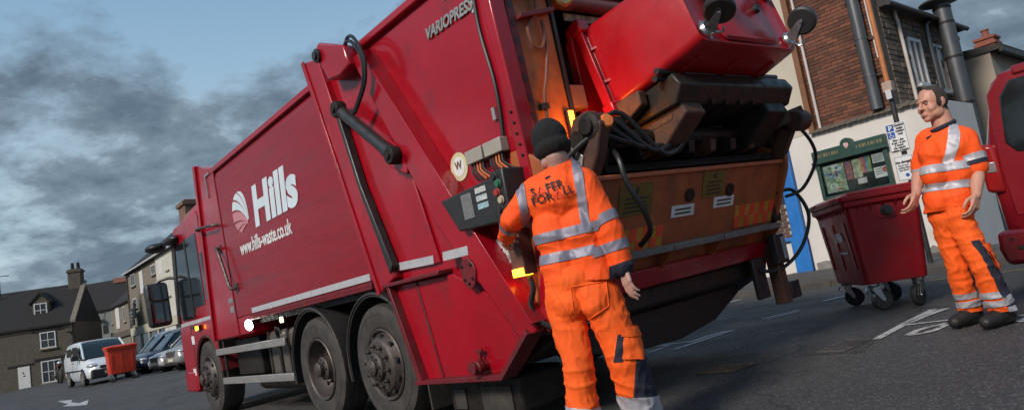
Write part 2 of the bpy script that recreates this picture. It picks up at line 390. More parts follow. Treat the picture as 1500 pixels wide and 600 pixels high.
# ------------------------------------------------------------------ refuse truck; local x forward, y to its left (0 = near side), z up
def truck():
    tr, tp = R(2.50), R(-.61)
    F = Vector((-math.sin(YAW), math.cos(YAW), 0)); L = Vector((-math.cos(YAW), -math.sin(YAW), 0)); U = Vector((0, 0, 1))
    L2 = math.cos(tr)*L-math.sin(tr)*U; U2 = math.sin(tr)*L+math.cos(tr)*U
    F2 = math.cos(tp)*F+math.sin(tp)*U2; U3 = -math.sin(tp)*F+math.cos(tp)*U2
    O = Vector((-1.285, 5.935, .004))
    mw = Matrix(((F2.x, L2.x, U3.x, O.x), (F2.y, L2.y, U3.y, O.y), (F2.z, L2.z, U3.z, O.z), (0, 0, 0, 1)))
    T = thing('refuse_truck', 'big red refuse collection truck tipping a bin into its open rear hopper', 'truck', mw=mw)
    W = 2.5
    def P(name, mb, m, par=T, bv=.006, **k): return mb.build(name, m, par, bevel=bv, **k)
    red, rd, orn, blk, gr = M['red'], M['reddark'], M['orange'], M['black'], M['grime']
    # ---- compaction body
    sec = [(0, 1.20), (0, 2.95), (-.025, 3.06), (-.10, 3.12), (-W+.10, 3.12), (-W+.025, 3.06), (-W, 2.95), (-W, 1.20)]
    body = P('body_shell', MB().prism(sec, 'x', -.12, 3.42), M['redpanel'], bv=.01)
    P('top_rail', MB().box(-.1, 3.42, -.05, .022, 3.035, 3.095), red, body)
    P('side_sill', MB().box(-.1, 2.95, -.06, .010, 1.135, 1.199), rd, body)
    rv = MB()
    for i in range(46): rv.lathe([(.009, 0), (.007, .005), (0, .006)], (-.05+i*.065, .0101, 1.17), (0, 1, 0), 6)
    tag(rv.build('rivet_row', rd, body), kind='stuff')
    P('reflective_stripe', MB().box(-.09, 2.86, 0, .005, 1.212, 1.270), M['reflect'], body, 0)
    P('body_panel_joint', MB().box(3.418, 3.428, -.02, .006, 1.0, 3.1), rd, body, 0)
    fin = P('front_bulkhead', MB().prism([(3.43, .98), (3.43, 3.10), (3.62, 3.15), (4.13, 3.30), (4.22, 2.6), (4.33, 1.75), (4.40, .98)], 'y', -W, .004), red, bv=.02)
    P('bulkhead_lip', MB().prism([(4.06, 3.285), (4.145, 3.31), (4.35, 1.75), (4.42, .98), (4.36, .98), (4.27, 1.75)], 'y', -.06, .035), red, fin, .01)
    P('marker_bracket', MB().box(3.55, 3.74, .004, .022, 3.05, 3.075).box(3.715, 3.74, .004, .022, 2.78, 3.05), M['alu'], fin, 0)
    P('lower_panel', MB().box(2.95, 3.43, -.6, -.002, .99, 1.2), red, body, .008)
    gh = MB().tube(spline([(3.62, .01, 2.09), (3.60, .07, 2.10), (3.52, .075, 2.05), (3.40, .075, 1.83), (3.29, .075, 1.60), (3.24, .06, 1.55), (3.23, .01, 1.56)], 6), .02, 8)
    gh.box(3.58, 3.65, 0, .012, 2.04, 2.14).box(3.19, 3.27, 0, .012, 1.51, 1.61)
    P('grab_handle', gh, M['rim'], fin, 0)
    P('grab_handle', MB().tube(spline([(4.2, .02, 2.44), (4.17, .10, 2.45), (3.9, .11, 2.43), (3.55, .10, 2.39), (3.48, .02, 2.38)], 5), .017, 8), M['rim'], fin, 0)
    P('recess_plate', MB().box(3.45, 3.62, .004, .010, 1.40, 1.46).box(3.45, 3.60, .004, .010, 1.28, 1.36), M['alu'], fin, 0)
    # lettering
    t = text_mesh('Hills', .60, bold=.026, shear=.12, width=1.0, spacing=1.0)
    xs = [v.co.x for v in t.vertices]; t.transform(Matrix.Translation((-min(xs), 0, 0))); t.transform(Matrix.Diagonal((1.26/(max(xs)-min(xs)), .98, 1, 1)))
    put(t, 'lettering', M['vinyl'], body, (2.29, .004, 2.145), (-1, 0, 0), (0, 0, 1))
    t = text_mesh('www.hills-waste.co.uk', .20, bold=.0035, width=1.0)
    xs = [v.co.x for v in t.vertices]; t.transform(Matrix.Diagonal((1.58/(max(xs)-min(xs)), 1.12, 1, 1)))
    put(t, 'lettering', M['white'], body, (2.90, .004, 1.90), (-1, 0, -.012), (0, 0, 1))
    # shell shaped logo: curved blades that meet at the lower right, rounded outline to the left
    def shell(th): return Vector((2.705-.265*math.cos(R(th)), 2.385+.235*math.sin(R(th))))
    def vein(th, n=9):
        e = shell(th); p0 = Vector((2.47, 2.19)); c = (p0+e)/2+Vector((-.10, .13))*(1 if th < 175 else .55); return [p0*(1-u)**2+c*2*u*(1-u)+e*u*u for u in [.10+.90*q/n for q in range(n+1)]]
    ths = [62, 98, 134, 170, 205, 238, 268]
    for k in range(6):
        a0, a1 = ths[k]+3.5, ths[k+1]-3.5
        pl = [tuple(v) for v in vein(a0)]+[tuple(shell(a0+(a1-a0)*q/5)) for q in range(1, 5)]+[tuple(v) for v in reversed(vein(a1))]
        MB().prism(pl, 'y', .0005, .0040+k*.0005).build('logo_blade', M['vinyl' if k in (0, 1, 2) else 'vinylred'], body, smooth=False)
    # ---- tailgate: big side plates
    y0 = .0
    prof = [(-.16, 1.18), (-.10, 3.06), (-2.20, 3.06), (-2.22, 2.4), (-2.26, 1.6), (-2.22, .92), (-2.09, .64), (-1.77, .39), (-.74, .36), (-.50, 1.16)]
    tg = P('tailgate_side', MB().prism(prof, 'y', -.05, -.002), red, bv=.008)
    P('tailgate_side', MB().prism(prof, 'y', -W, -W+.05), red, bv=.008)
    P('tailgate_roof', MB().box(-2.18, -.12, -W+.02, -.02, 3.01, 3.075), red)
    P('top_rail', MB().box(-2.2, -.30, -.03, .045, 3.02, 3.085), red, tg, .012)
    # raised sloping post with the hinge
    P('hinge_post', MB().prism([(.27, 3.26), (-.02, 3.19), (-.30, 2.17), (-.62, 1.175), (-.34, 1.075)], 'y', -.03, .085), red, tg, .012)
    P('post_edge', MB().prism([(.282, 3.255), (.23, 3.26), (-.385, 1.08), (-.34, 1.065)], 'y', .085, .10), red, tg, .004)
    P('hinge_bracket', MB().prism([(-.13, 3.20), (-.23, 3.25), (-.64, 3.06), (-.68, 2.88), (-.50, 2.85), (-.29, 2.89)], 'y', -.02, .16), red, tg, .02)
    P('hinge_pin', MB().lathe([(.055, 0), (.06, .01), (.06, .03), (.035, .032), (.035, .05), (0, .05)], (-.20, .155, 3.14), (0, 1, 0), 16), blk, tg, 0)
    P('seal_strip', MB().prism([(-.18, 2.62), (-.235, 2.61), (-.385, 1.98), (-.65, 1.27), (-.59, 1.21), (-.335, 1.98)], 'y', .03, .098), blk, tg, .01)
    P('inner_plate', MB().prism([(-.07, 3.02), (-.62, 3.02), (-.98, 2.2), (-1.17, 1.32), (-1.2, 1.20), (-.46, 1.22), (-.16, 2.3)], 'y', -.002, .022), red, tg, .01)
    # hydraulic cylinder
    a, b = Vector((-.33, .135, 2.63)), Vector((-1.03, .135, 2.05)); d = (b-a).normalized()
    cy = P('hydraulic_cylinder', MB().lathe([(.044, .08), (.055, .085), (.055, .10), (.048, .11), (.048, .80), (.056, .81), (.056, .87), (.03, .88)], a, d, 20), blk, tg, 0)
    P('cylinder_rod', MB().tube([a, a+d*.1], .032, 12), M['steel'], cy, 0)
    for p in (a, b): P('cylinder_eye', MB().lathe([(.062, -.045), (.07, -.03), (.07, .03), (.062, .045), (.03, .045), (.03, .06), (0, .06)], p, (0, 1, 0), 18), M['grime'], cy, .002)
    P('cylinder_mount', MB().prism([(-.93, 2.21), (-.87, 2.0), (-1.11, 1.88), (-1.18, 2.0)], 'y', .02, .10), red, tg, .01)
    for i in range(2):
        q = .035*i
        P('hydraulic_hose', MB().tube(spline([(-.46, .06, 2.99), (-.60-q, .12, 3.08+q*.6), (-.78-q, .16, 3.03+q*.7), (-.90-q, .17, 2.85), (-.85-q, .17, 2.66), (-.60-q, .16, 2.50)], 8), .014, 8), M['hose'], tg, 0)
    # diagonal brace
    P('diagonal_brace', MB().prism([(-.62, 2.96), (-.80, 2.96), (-1.62, 1.60), (-2.16, .72), (-2.17, .64), (-2.0, .62), (-1.34, 1.47)], 'y', -.002, .10), red, tg, .014)
    P('brace_flange', MB().prism([(-.795, 2.96), (-.825, 2.95), (-1.64, 1.60), (-2.19, .70), (-2.155, .70), (-1.61, 1.61)], 'y', -.002, .13), red, tg, .004)
    P('ledge', MB().box(-1.30, -.48, -.002, .125, 1.115, 1.145), rd, tg, .006)
    P('lower_plate', MB().prism([(-.50, 1.12), (-1.36, 1.10), (-1.95, .80), (-2.09, .66), (-1.77, .40), (-.73, .37)], 'y', -.002, .05), red, tg, .01)
    P('lower_rib', MB().prism([(-.52, 1.12), (-.56, 1.12), (-.80, .37), (-.74, .37)], 'y', .05, .115), rd, tg, .004)
    P('lower_rib', MB().prism([(-.86, 1.11), (-.885, 1.11), (-1.02, .38), (-.995, .38)], 'y', .05, .058), rd, tg, .002)
    P('bottom_lip', MB().prism([(-.72, .355), (-.72, .385), (-1.77, .405), (-2.1, .67), (-2.12, .64), (-1.78, .37)], 'y', .0, .13), rd, tg, .004)
    ov = [(-1.63+.085*math.cos(a)*(1 if math.sin(a) > 0 else .9), 1.075+.105*math.sin(a)) for a in [i*math.pi/10 for i in range(20)]]
    cp = P('inspection_cover', MB().prism(ov, 'y', .095, .115), rd, tg, .006)
    for sx, sz in ((-1, .9), (1, .9), (-.9, -.6), (.9, -.6), (0, -1.1)): P('bolt', MB().lathe([(.011, 0), (.011, .01), (0, .012)], (-1.63+sx*.05, .115, 1.075+sz*.06), (0, 1, 0), 6), gr, cp, 0)
    tp_ = P('drain_valve', MB().lathe([(.034, 0), (.034, .05), (.05, .055), (.05, .09), (.042, .10), (.042, .13), (0, .13)], (-1.55, .05, .46), (0, 1, 0), 14).box(-1.56, -1.54, .08, .10, .49, .57).box(-1.585, -1.515, .08, .10, .555, .575), rd, tg, .002)
    for i, (a, b) in enumerate([((-.62, 1.225), (-1.12, 1.205)), ((-1.36, 1.20), (-1.66, 1.195)), ((-1.74, 1.20), (-1.92, 1.185))]):
        P('reflective_stripe', MB().prism([a, (a[0]-.01, a[1]+.06), (b[0]-.01, b[1]+.06), b], 'y', .002 if i == 2 else .022, .028 if i < 1 else (.104 if i == 1 else .006)), M['reflect'], tg, 0)
    t = text_mesh('VARIOPRESS', .135, bold=.004, shear=.3, ext=.006)
    xs = [v.co.x for v in t.vertices]; t.transform(Matrix.Diagonal((.56/(max(xs)-min(xs)), .82, 1, 1)))
    put(t, 'lettering', M['alu'], tg, (-1.545, .008, 2.735), (-1, 0, -.02), (0, 0, 1))
    P('marker_plate', MB().box(-2.02, -1.82, 0, .006, 2.91, 2.955).box(-2.115, -2.085, 0, .006, 2.70, 2.95), M['reflect'], tg, 0)
    ring = [(.098, 0), (.098, .004), (0, .004)]
    st = P('round_sticker', MB().lathe(ring, (-1.62, 0, 1.80), (0, 1, 0), 28), mat('cream sticker', (.62, .56, .34), .5), tg, 0)
    P('sticker_centre', MB().lathe([(.066, 0), (.066, .006), (0, .006)], (-1.62, 0, 1.80), (0, 1, 0), 24), M['white'], st, 0)
    put(text_mesh('W', .075, bold=.002, ext=.001, align='CENTER'), 'sticker_letter', mat('brown print', (.16, .10, .04), .6), st, (-1.62, .0085, 1.785), (-1, 0, 0), (0, 0, 1))
    # control box: wedge with buttons
    cb = P('control_box', MB().prism([(-1.55, 1.585), (-2.14, 1.61), (-2.12, 1.33), (-1.70, 1.35)], 'y', 0, .165), blk, tg, .012)
    P('control_box_end', MB().prism([(-2.141, 1.635), (-2.265, 1.64), (-2.255, 1.31), (-2.121, 1.31)], 'y', 0, .18), blk, tg, .012)
    for k, (zz, cc) in enumerate([(1.625, 'black'), (1.575, 'grn'), (1.525, 'redb'), (1.475, 'whb'), (1.425, 'black'), (1.375, 'black')]):
        mm = {'black': blk, 'grn': mat('green button', (.03, .16, .09), .4), 'redb': mat('red button', (.4, .04, .03), .4), 'whb': mat('pale button', (.5, .42, .3), .4)}[cc]
        bt = P('push_button', MB().lathe([(.026, 0), (.026, .008), (.020, .010), (.020, .02), (0, .021)], (-2.185-.025*(k % 2), .18, zz-.02), (0, 1, 0), 14), mm, cb, 0)
        P('button_ring', MB().lathe([(.030, 0), (.030, .006), (.0, .006)], (-2.185-.025*(k % 2), .18, zz-.02), (0, 1, 0), 14), M['rim'], bt, 0)
    lab = mat('printed label', (.42, .46, .46), .5, col2=(.16, .18, .19), nscale=60, namt=.3)
    P('label_plate', MB().box(-1.90, -1.79, .165, .169, 1.41, 1.57), mat('grey data plate', (.20, .20, .20), .45, col2=(.12, .12, .12), nscale=50), cb, 0)
    for k, c in enumerate([(.60, .62, .60), (.55, .60, .62), (.35, .55, .58)]):
        P('label_plate', MB().box(-2.06, -1.95, .165, .169, 1.545-.05*k, 1.58-.05*k), mat('white label %d' % k, c, .5, col2=tuple(x*.55 for x in c), nscale=70, namt=.25), cb, 0)
    for k in range(2):
        jb = P('junction_box', MB().box(-1.79-.20*k, -1.97-.20*k, 0, .07, 1.765+.0*k, 1.855), mat('beige junction box', (.36, .33, .28), .55), tg, .006)
        for j in range(5):
            x = -1.815-.20*k-.03*j
            P('cable', MB().tube(spline([(x, .04, 1.765), (x, .045, 1.735), (x-.01, .05, 1.70), (x-.03-.01*j, .03, 1.645)], 4), .0075, 6), M['hose'] if j not in (2, 3) else mat('orange cable gland', (.55, .14, .03), .5), jb, 0)
    P('cable', MB().tube(spline([(-2.16, .012, 3.0), (-2.13, .014, 2.6), (-2.17, .014, 2.2), (-2.15, .014, 1.9), (-2.10, .02, 1.62)], 8), .012, 6), M['hose'], tg, 0)
    P('cable_clip', MB().box(-2.12, -2.09, 0, .02, 1.98, 2.06), M['alu'], tg, 0)
    P('warning_sticker', MB().box(-1.97, -1.905, 0, .005, 1.07, 1.22), mat('white black sticker', (.6, .6, .58), .5, col2=(.05, .05, .05), nscale=45, namt=.2), tg, 0)
    hd = P('lamp_housing', MB().box(-2.19, -2.07, 0, .10, .99, 1.27), mat('brown lamp housing', (.12, .05, .035), .6), tg, .01)
    P('amber_lens', MB().box(-2.18, -2.08, .03, .112, .985, 1.035), M['amber'], hd, .004)
    # red edge strip along the rear corner
    es = P('rear_corner_strip', MB().prism([(-2.18, 3.05), (-2.275, 3.05), (-2.29, 2.5), (-2.325, 1.6), (-2.28, .95), (-2.19, .62), (-2.11, .66), (-2.20, .95), (-2.235, 1.6), (-2.21, 2.4)], 'y', -.11, .012), red, bv=.01)
    P('rear_corner_strip', MB().prism([(-2.18, 3.05), (-2.275, 3.05), (-2.29, 2.5), (-2.325, 1.6), (-2.28, .95), (-2.19, .62), (-2.11, .66), (-2.20, .95), (-2.235, 1.6), (-2.21, 2.4)], 'y', -W, -W+.11), red, bv=.01)
    for k in range(5): P('bolt', MB().lathe([(.010, 0), (.010, .01), (0, .012)], (-2.265-.006*k, .012, 1.98-.07*k), (0, 1, 0), 6), gr, es, 0)
    P('air_line', MB().tube(spline([(-2.14, .04, 1.0), (-2.17, .05, .90), (-2.13, .06, .80), (-2.17, .05, .70), (-2.3, -.05, .62), (-2.33, -.3, .64)], 6), .018, 7), M['hose'], es, 0)
    # ---- open rear: orange frame columns, ribs, header
    col = P('frame_column', MB().box(-2.25, -2.05, -.52, -.115, .95, 3.02), orn, bv=.01)
    P('frame_column', MB().box(-2.25, -2.05, -W+.115, -W+.52, .95, 3.02), orn, bv=.01)
    P('column_edge', MB().box(-2.268, -2.0, -.55, -.521, 1.2, 3.02), blk, col, .003)
    pf = P('perforated_strip', MB().box(-2.272, -2.25, -.19, -.125, 1.2, 3.02), rd, col, .003)
    for k in range(14): P('hole_plug', MB().box(-2.2745, -2.272, -.172, -.143, 1.30+.125*k, 1.345+.125*k), blk, pf, 0)
    for z in (2.62, 2.78): P('column_rib', MB().prism([(-.19, z-.03), (-.19, z), (-.51, z+.075), (-.51, z+.045)], 'x', -2.25, -2.32), rd, col, .003)
    P('column_hose', MB().tube(spline([(-2.28, -.36, 3.02), (-2.285, -.385, 2.85), (-2.285, -.37, 2.66), (-2.285, -.31, 2.60), (-2.285, -.26, 2.53), (-2.285, -.28, 2.42), (-2.285, -.35, 2.41), (-2.285, -.40, 2.50), (-2.285, -.40, 2.60), (-2.285, -.40, 2.42), (-2.285, -.33, 2.20), (-2.285, -.27, 2.02), (-2.285, -.245, 1.5)], 7), .012, 7), mat('brown hose', (.20, .07, .04), .6), col, 0)
    P('hose_clip', MB().box(-2.30, -2.25, -.29, -.24, 1.99, 2.03), blk, col, 0)
    P('stop_block', MB().box(-2.24, -2.0, -.72, -.551, 2.02, 2.18), mat('primer block', (.34, .16, .10), .6, dirt=(.1, .05, .04)), col, .006)
    # amber light bar
    lb = P('light_bar', MB().box(-2.285, -2.25, -.51, -.455, 1.70, 1.99), blk, col, .004)
    P('amber_lens', MB().box(-2.292, -2.285, -.503, -.462, 1.71, 1.98), M['amber'], lb, 0)
    # inside of the hopper and header
    dk = mat('hopper interior steel', (.045, .03, .024), .6, col2=(.09, .045, .025), nscale=3, namt=.8, bump=.3, bscale=20, rvar=.2)
    P('hopper_wall', MB().box(-2.15, -.5, -.10, -.055, .6, 3.0), dk)
    P('hopper_wall', MB().box(-2.15, -.5, -W+.055, -W+.10, .6, 3.0), dk)
    P('ejector_plate', MB().box(-.62, -.52, -W+.1, -.1, .7, 3.0), dk)
    P('packer_plate', MB().prism([(-.7, 2.9), (-1.5, 2.95), (-1.62, 2.3), (-1.5, 1.9), (-1.42, 2.3)], 'y', -W+.12, -.12), dk)
    hb = P('header_beam', MB().box(-2.26, -1.9, -W+.1, -.53, 2.93, 3.06), dk)
    P('header_tube', MB().tube([(-2.2, -.54, 2.80), (-2.2, -W+.54, 2.80)], .055, 14), mat('rusty tube', (.22, .06, .04), .45, col2=(.12, .04, .03), nscale=6), hb, 0)
    P('header_tube', MB().tube([(-2.12, -.54, 2.90), (-2.12, -W+.54, 2.90)], .035, 12), rd, hb, 0)
    P('number_strip', MB().box(-2.17, -2.165, -1.4, -.75, 2.68, 2.735), mat('faded yellow strip', (.42, .34, .16), .6, col2=(.1, .08, .05), nscale=30, namt=.3), hb, 0)
    br = mat('brass hook', (.55, .35, .13), .35, metal=.7)
    P('latch_hook', MB().tube(spline([(-2.28, -.55, 3.0), (-2.30, -.56, 2.86), (-2.30, -.60, 2.74), (-2.30, -.68, 2.76), (-2.30, -.80, 2.86)], 6), [.03]*30+[.022], 8), br, hb, 0)
    # trough floor
    P('hopper_trough', MB().prism([(-2.40, 1.25), (-2.22, .86), (-1.9, .70), (-1.2, .66), (-.63, .79), (-.63, .74), (-1.2, .61), (-1.93, .64), (-2.24, .80), (-2.42, 1.25)], 'y', -W+.06, -.06), dk)
    # ---- hopper rear panel
    oo = M['orangeold']
    sl = .21/.495     # lean of the upper panel
    hp = P('hopper_panel', MB().prism([(-2.56, 1.45), (-2.50, 1.47), (-2.30, .96), (-2.35, .955)], 'y', -W+.04, -.02), oo, bv=.006)
    P('panel_top_edge', MB().prism([(-2.585, 1.475), (-2.50, 1.485), (-2.50, 1.455), (-2.58, 1.445)], 'y', -W, .0), mat('worn orange edge', (.50, .13, .05), .5, dirt=(.15, .06, .04)), hp, .006)
    P('rubber_lip', MB().prism([(-2.56, 1.50), (-2.52, 1.55), (-2.49, 1.54), (-2.52, 1.486)], 'y', -W+.12, -.4), gr, hp, .004)
    P('lower_panel', MB().prism([(-2.31, .955), (-2.26, .955), (-2.20, .82), (-2.25, .82)], 'y', -W+.05, -.05), oo, hp, .004)
    P('red_bumper_bar', MB().prism([(-2.31, .865), (-2.18, .875), (-2.15, .745), (-2.26, .735)], 'y', -W+.02, -.02), red, hp, .012)
    wt = mat('worn grey ledge', (.22, .20, .18), .65, col2=(.10, .09, .08), nscale=16, namt=.8, bump=.3)
    for k, (a, b) in enumerate([(-.35, -1.02), (-1.04, -1.62), (-1.64, -W+.06)]):
        lg = P('ledge_strip', MB().prism([(-2.45, .985), (-2.35, 1.0), (-2.33, .955), (-2.44, .945)], 'y', b, a), wt, hp, .004)
        P('ledge_gusset', MB().prism([(-2.43, .944), (-2.32, .954), (-2.25, .80)], 'y', b-.012, b+.012), oo, lg, 0)
    def onpanel(y, z): return (-2.56+(1.45-z)*sl-.0035, y, z)
    ux = Vector((0, -1, 0)); uz = Vector((-sl, 0, 1)).normalized()
    def plate(name, ya, yb, za, zb, m, par=hp, off=0.0):
        q = [onpanel(ya, za), onpanel(yb, za), onpanel(yb, zb), onpanel(ya, zb)]
        nrm = Vector((-1, 0, -sl)).normalized()
        vs = [Vector(p)+nrm*(off-.002) for p in q]+[Vector(p)+nrm*(.002+off) for p in q]
        return MB().add(vs, [(0, 1, 2, 3), (7, 6, 5, 4), (0, 1, 5, 4), (1, 2, 6, 5), (2, 3, 7, 6), (3, 0, 4, 7)]).build(name, m, par, smooth=False)
    for ya, yb, za, zb in ((-.50, -.84, 1.22, 1.41), (-1.40, -1.68, 1.265, 1.455)):
        wp = plate('warning_plate', ya, yb, za, zb, M['yellow'])
        kb = mat('warning print', (.05, .04, .02), .7)
        for k in range(4): plate('print_line', ya-.05-.01*(k % 2), yb+.05+.012*(k % 3), za+.02+.026*k, za+.031+.026*k, kb, wp, .003)
        c = onpanel((ya+yb)/2, zb-.045)
        MB().lathe([(.026, 0), (.03, .006), (0, .006)], c, (-1, 0, -sl), 3).build('warning_triangle', kb, wp, smooth=False)
    for ya, yb, z in ((-1.06, -1.32, 1.165), (-1.56, -1.82, 1.185)):
        wp = plate('white_label', ya, yb, z, z+.075, M['white'])
        for k in range(2): plate('print_line', ya-.04, yb+.04, z+.018+.026*k, z+.028+.026*k, kb, wp, .003)
    for y in (-1.25, -1.75):
        P('tie_ring', MB().lathe([(.045, 0), (.05, .01), (.03, .014), (0, .004)], onpanel(y, 1.30), (-1, 0, -sl), 16), gr, hp, 0)
    # red / yellow chevron plates, slanted bands with geometry of their own
    for ya, yb, za, zb in ((-.42, -.98, .985, 1.135), (-1.86, -2.42, 1.015, 1.175)):
        cv = plate('chevron_plate', ya, yb, za, zb, M['chev_y'], off=.0)
        n = 4; w = (yb-ya)/n
        for k in range(n):
            for r_ in range(2):
                sh = w*.5*r_*(1)
                a = ya+w*k+sh; b = a+w*.5
                a = max(min(ya, yb), min(max(ya, yb), a)); b = max(min(ya, yb), min(max(ya, yb), b))
                if abs(a-b) > .01: plate('chevron_band', a, b, za+(zb-za)*.5*r_, za+(zb-za)*.5*(r_+1), M['chev_r'], cv, .003)
    # hopper cheeks
    for y in (-.0, -W+.04):
        P('hopper_cheek', MB().prism([(-2.24, 1.75), (-2.62, 1.50), (-2.60, 1.40), (-2.36, .93), (-2.25, .74), (-2.1, .70), (-2.15, 1.75)], 'y', y-.04, y), oo, bv=.008)
    # right hand rear corner: lamp bracket, hoses
    bk = P('lamp_bracket', MB().box(-2.36, -2.26, -W-.0, -W+.10, .34, .84), M['rust'], bv=.006)
    P('tail_lamp', MB().box(-2.40, -2.33, -W-.03, -W+.13, .66, .90), blk, bk, .01)
    P('lamp_lens', MB().box(-2.412, -2.40, -W-.01, -W+.05, .69, .87), mat('grey lens', (.32, .34, .35), .25), bk, .004)
    P('bracket_foot', MB().box(-2.37, -2.27, -W-.14, -W-.001, .36, .50), blk, bk, .004)
    P('rear_hose', MB().tube(spline([(-2.66, -W-.06, 1.80), (-2.72, -W-.20, 1.60), (-2.70, -W-.26, 1.42), (-2.60, -W-.14, 1.22), (-2.50, -W-.02, 1.18)], 8), .014, 8), M['hose'], bk, 0)
    P('rear_hose', MB().tube(spline([(-2.46, -W+.04, 1.22), (-2.52, -W-.12, 1.22), (-2.56, -W-.2, 1.0), (-2.48, -W-.12, .76), (-2.36, -W+.05, .62), (-2.3, -W+.3, .64)], 8), .015, 8), M['hose'], bk, 0)
    P('hydraulic_valve', MB().box(-2.42, -2.3, -W-.03, -W+.08, 1.0, 1.3).box(-2.46, -2.36, -W-.05, -W+.03, 1.36, 1.46), gr, bk, .01)
    P('hanging_chain_plate', MB().box(-2.3, -2.26, -2.3, -2.14, .42, .74), blk, bv=.01)
    # under run: black skirt and rubber flaps
    P('rubber_skirt', MB().prism([(-.18, .74), (-.30, .42), (-.75, .33), (-1.30, .31), (-1.75, .36), (-2.1, .50), (-2.3, .74)], 'x', -2.12, -2.08), gr, bv=.004)
    P('belly_tank', MB().prism([(-1.0, .62), (-2.2, .74), (-2.2, .60), (-1.8, .42), (-1.0, .38)], 'y', -W+.1, -.1), gr, bv=.02)
    ub = P('underrun_box', MB().box(-1.70, -.86, -.48, -.06, .10, .36), gr, bv=.03)
    P('rubber_mat', MB().box(-1.62, -1.28, -.06, -.045, .12, .30), M['rubber'], ub, .01)
    P('rubber_mat', MB().box(-1.08, -.94, -.06, -.045, .13, .28), M['rubber'], ub, .01)
    # ---- bin lift: arms, comb
    A0 = Vector((-3.09, 0, 2.17)); up = Vector((.977, 0, -.213)); dn = Vector((-.213, 0, -.977))
    def bl(tt, dd, y): v = A0+up*tt+dn*dd; return (v.x, y, v.z)
    def bprism(poly, ya, yb):
        vs = [bl(a, b, ya) for a, b in poly]+[bl(a, b, yb) for a, b in poly]; n = len(poly)
        return MB().add(vs, [tuple(range(n)), tuple(range(2*n-1, n-1, -1))]+[(i, i+n, (i+1) % n+n, (i+1) % n) for i in range(n)])
    comb = P('lift_comb', bprism([(.28, .055), (.78, .045), (.82, .09), (.72, .22), (.34, .25), (.25, .15)], -.90, -2.34), gr, bv=.015)
    for dd in (.018, .052): P('comb_bar', MB().tube([bl(.31+dd, dd-.0, -.82), bl(.31+dd, dd, -2.30)], .022, 10), blk, comb, 0)
    for k in range(9): P('comb_tooth', bprism([(.70, .05), (.82, -.012), (.85, .02), (.78, .10)], -.98-.155*k, -1.04-.155*k), gr, comb, .006)
    for ya, yb in ((-.94, -1.16), (-1.96, -2.24)):
        pr = P('comb_prong', bprism([(.34, .22), (.66, .19), (.90, .28), (.86, .42), (.62, .46), (.32, .32)], ya, yb), M['rust'] if ya > -1 else gr, comb, .015)
        P('prong_slot', bprism([(.42, .275), (.60, .262), (.62, .292), (.44, .305)], ya+.004, ya+.003), blk, pr, 0)
    P('comb_cheek', bprism([(.50, .05), (.80, .02), (.98, .08), (.94, .20), (.72, .20), (.52, .15)], -.80, -.88), M['rust'], comb, .012)
    for k in range(4): P('comb_rib', bprism([(.30, .235), (.32, .262), (.66, .235), (.70, .21)], -1.26-.17*k, -1.29-.17*k), gr, comb, .003)
    P('cross_beam', MB().beam((-2.34, -.10, 1.66), (-2.34, -W+.1, 1.66), .16, .16), gr, comb, .012)
    P('cross_beam', MB().tube([(-2.50, -.25, 1.72), (-2.50, -W+.2, 1.72)], .06, 12), gr, comb, 0)
    P('beam_cover', MB().box(-2.62, -2.40, -.62, -.42, 1.64, 1.84), gr, comb, .02)
    for k in range(6):
        y = -.70-.26*k; P('loose_bracket', MB().prism([(-2.48, 1.72), (-2.62, 1.66), (-2.60, 1.58), (-2.44, 1.56)], 'y', y, y-.07), M['rust'] if k % 2 else gr, comb, .006)
    # arms either side
    for y, nm in ((-.27, 1), (-W+.02, 0)):
        ar = P('lift_arm', MB().prism([(-2.24, 1.30), (-2.34, 1.24), (-2.62, 1.60), (-2.70, 1.78), (-2.60, 1.88), (-2.48, 1.86), (-2.36, 1.64)], 'y', y-.10, y+.0), M['rust'] if nm else mat('rusty brown arm', (.20, .08, .045), .6, col2=(.05, .03, .025), nscale=7, namt=.8, bump=.3), bv=.015)
        P('arm_pivot', MB().lathe([(.08, -.02), (.085, 0), (.085, .12), (.05, .13), (.05, .15), (0, .15)], (-2.60, y-.12, 1.78), (0, 1, 0), 18), gr, ar, .003)
        P('lift_cylinder', MB().tube([(-2.28, y-.16, 1.12), (-2.44, y-.16, 1.42)], .055, 14).tube([(-2.44, y-.16, 1.42), (-2.56, y-.16, 1.66)], .03, 10), gr, ar, 0)
        P('arm_guard', MB().prism([(-2.26, 1.36), (-2.36, 1.30), (-2.52, 1.62), (-2.44, 1.70)], 'y', y+.001, y+.014), M['alu'] if nm else gr, ar, .006)
        P('arm_bolt', MB().lathe([(.022, 0), (.022, .014), (.0, .016)], (-2.36, y+.014, 1.42), (0, 1, 0), 6), M['rim'], ar, 0)
    # knuckle of the far arm standing out beyond the side
    P('arm_knuckle', MB().beam((-2.50, -W+.15, 1.74), (-2.80, -W-.05, 1.80), .12, .10).lathe([(.075, -.08), (.085, -.06), (.085, .06), (.075, .08)], (-2.76, -W-.02, 1.74), (0, 1, 0), 16), M['rust'], ar, .01)
    P('side_brace', MB().beam((-2.34, -W+.02, 1.22), (-2.68, -W+.02, 1.70), .05, .12), M['rust'], ar, .008)
    kn = P('knob_stem', MB().tube([(-2.56, -.34, 1.70), (-2.66, -.36, 1.79)], .02, 8).box(-2.62, -2.56, -.42, -.30, 1.74, 1.84), gr, ar, .004)
    P('orange_knob', MB().lathe([(.02, 0), (.042, .008), (.045, .03), (.036, .045), (0, .048)], (-2.66, -.355, 1.785), (-.9, .35, .1), 18), mat('orange reflector', (.75, .20, .04), .4), kn, 0)
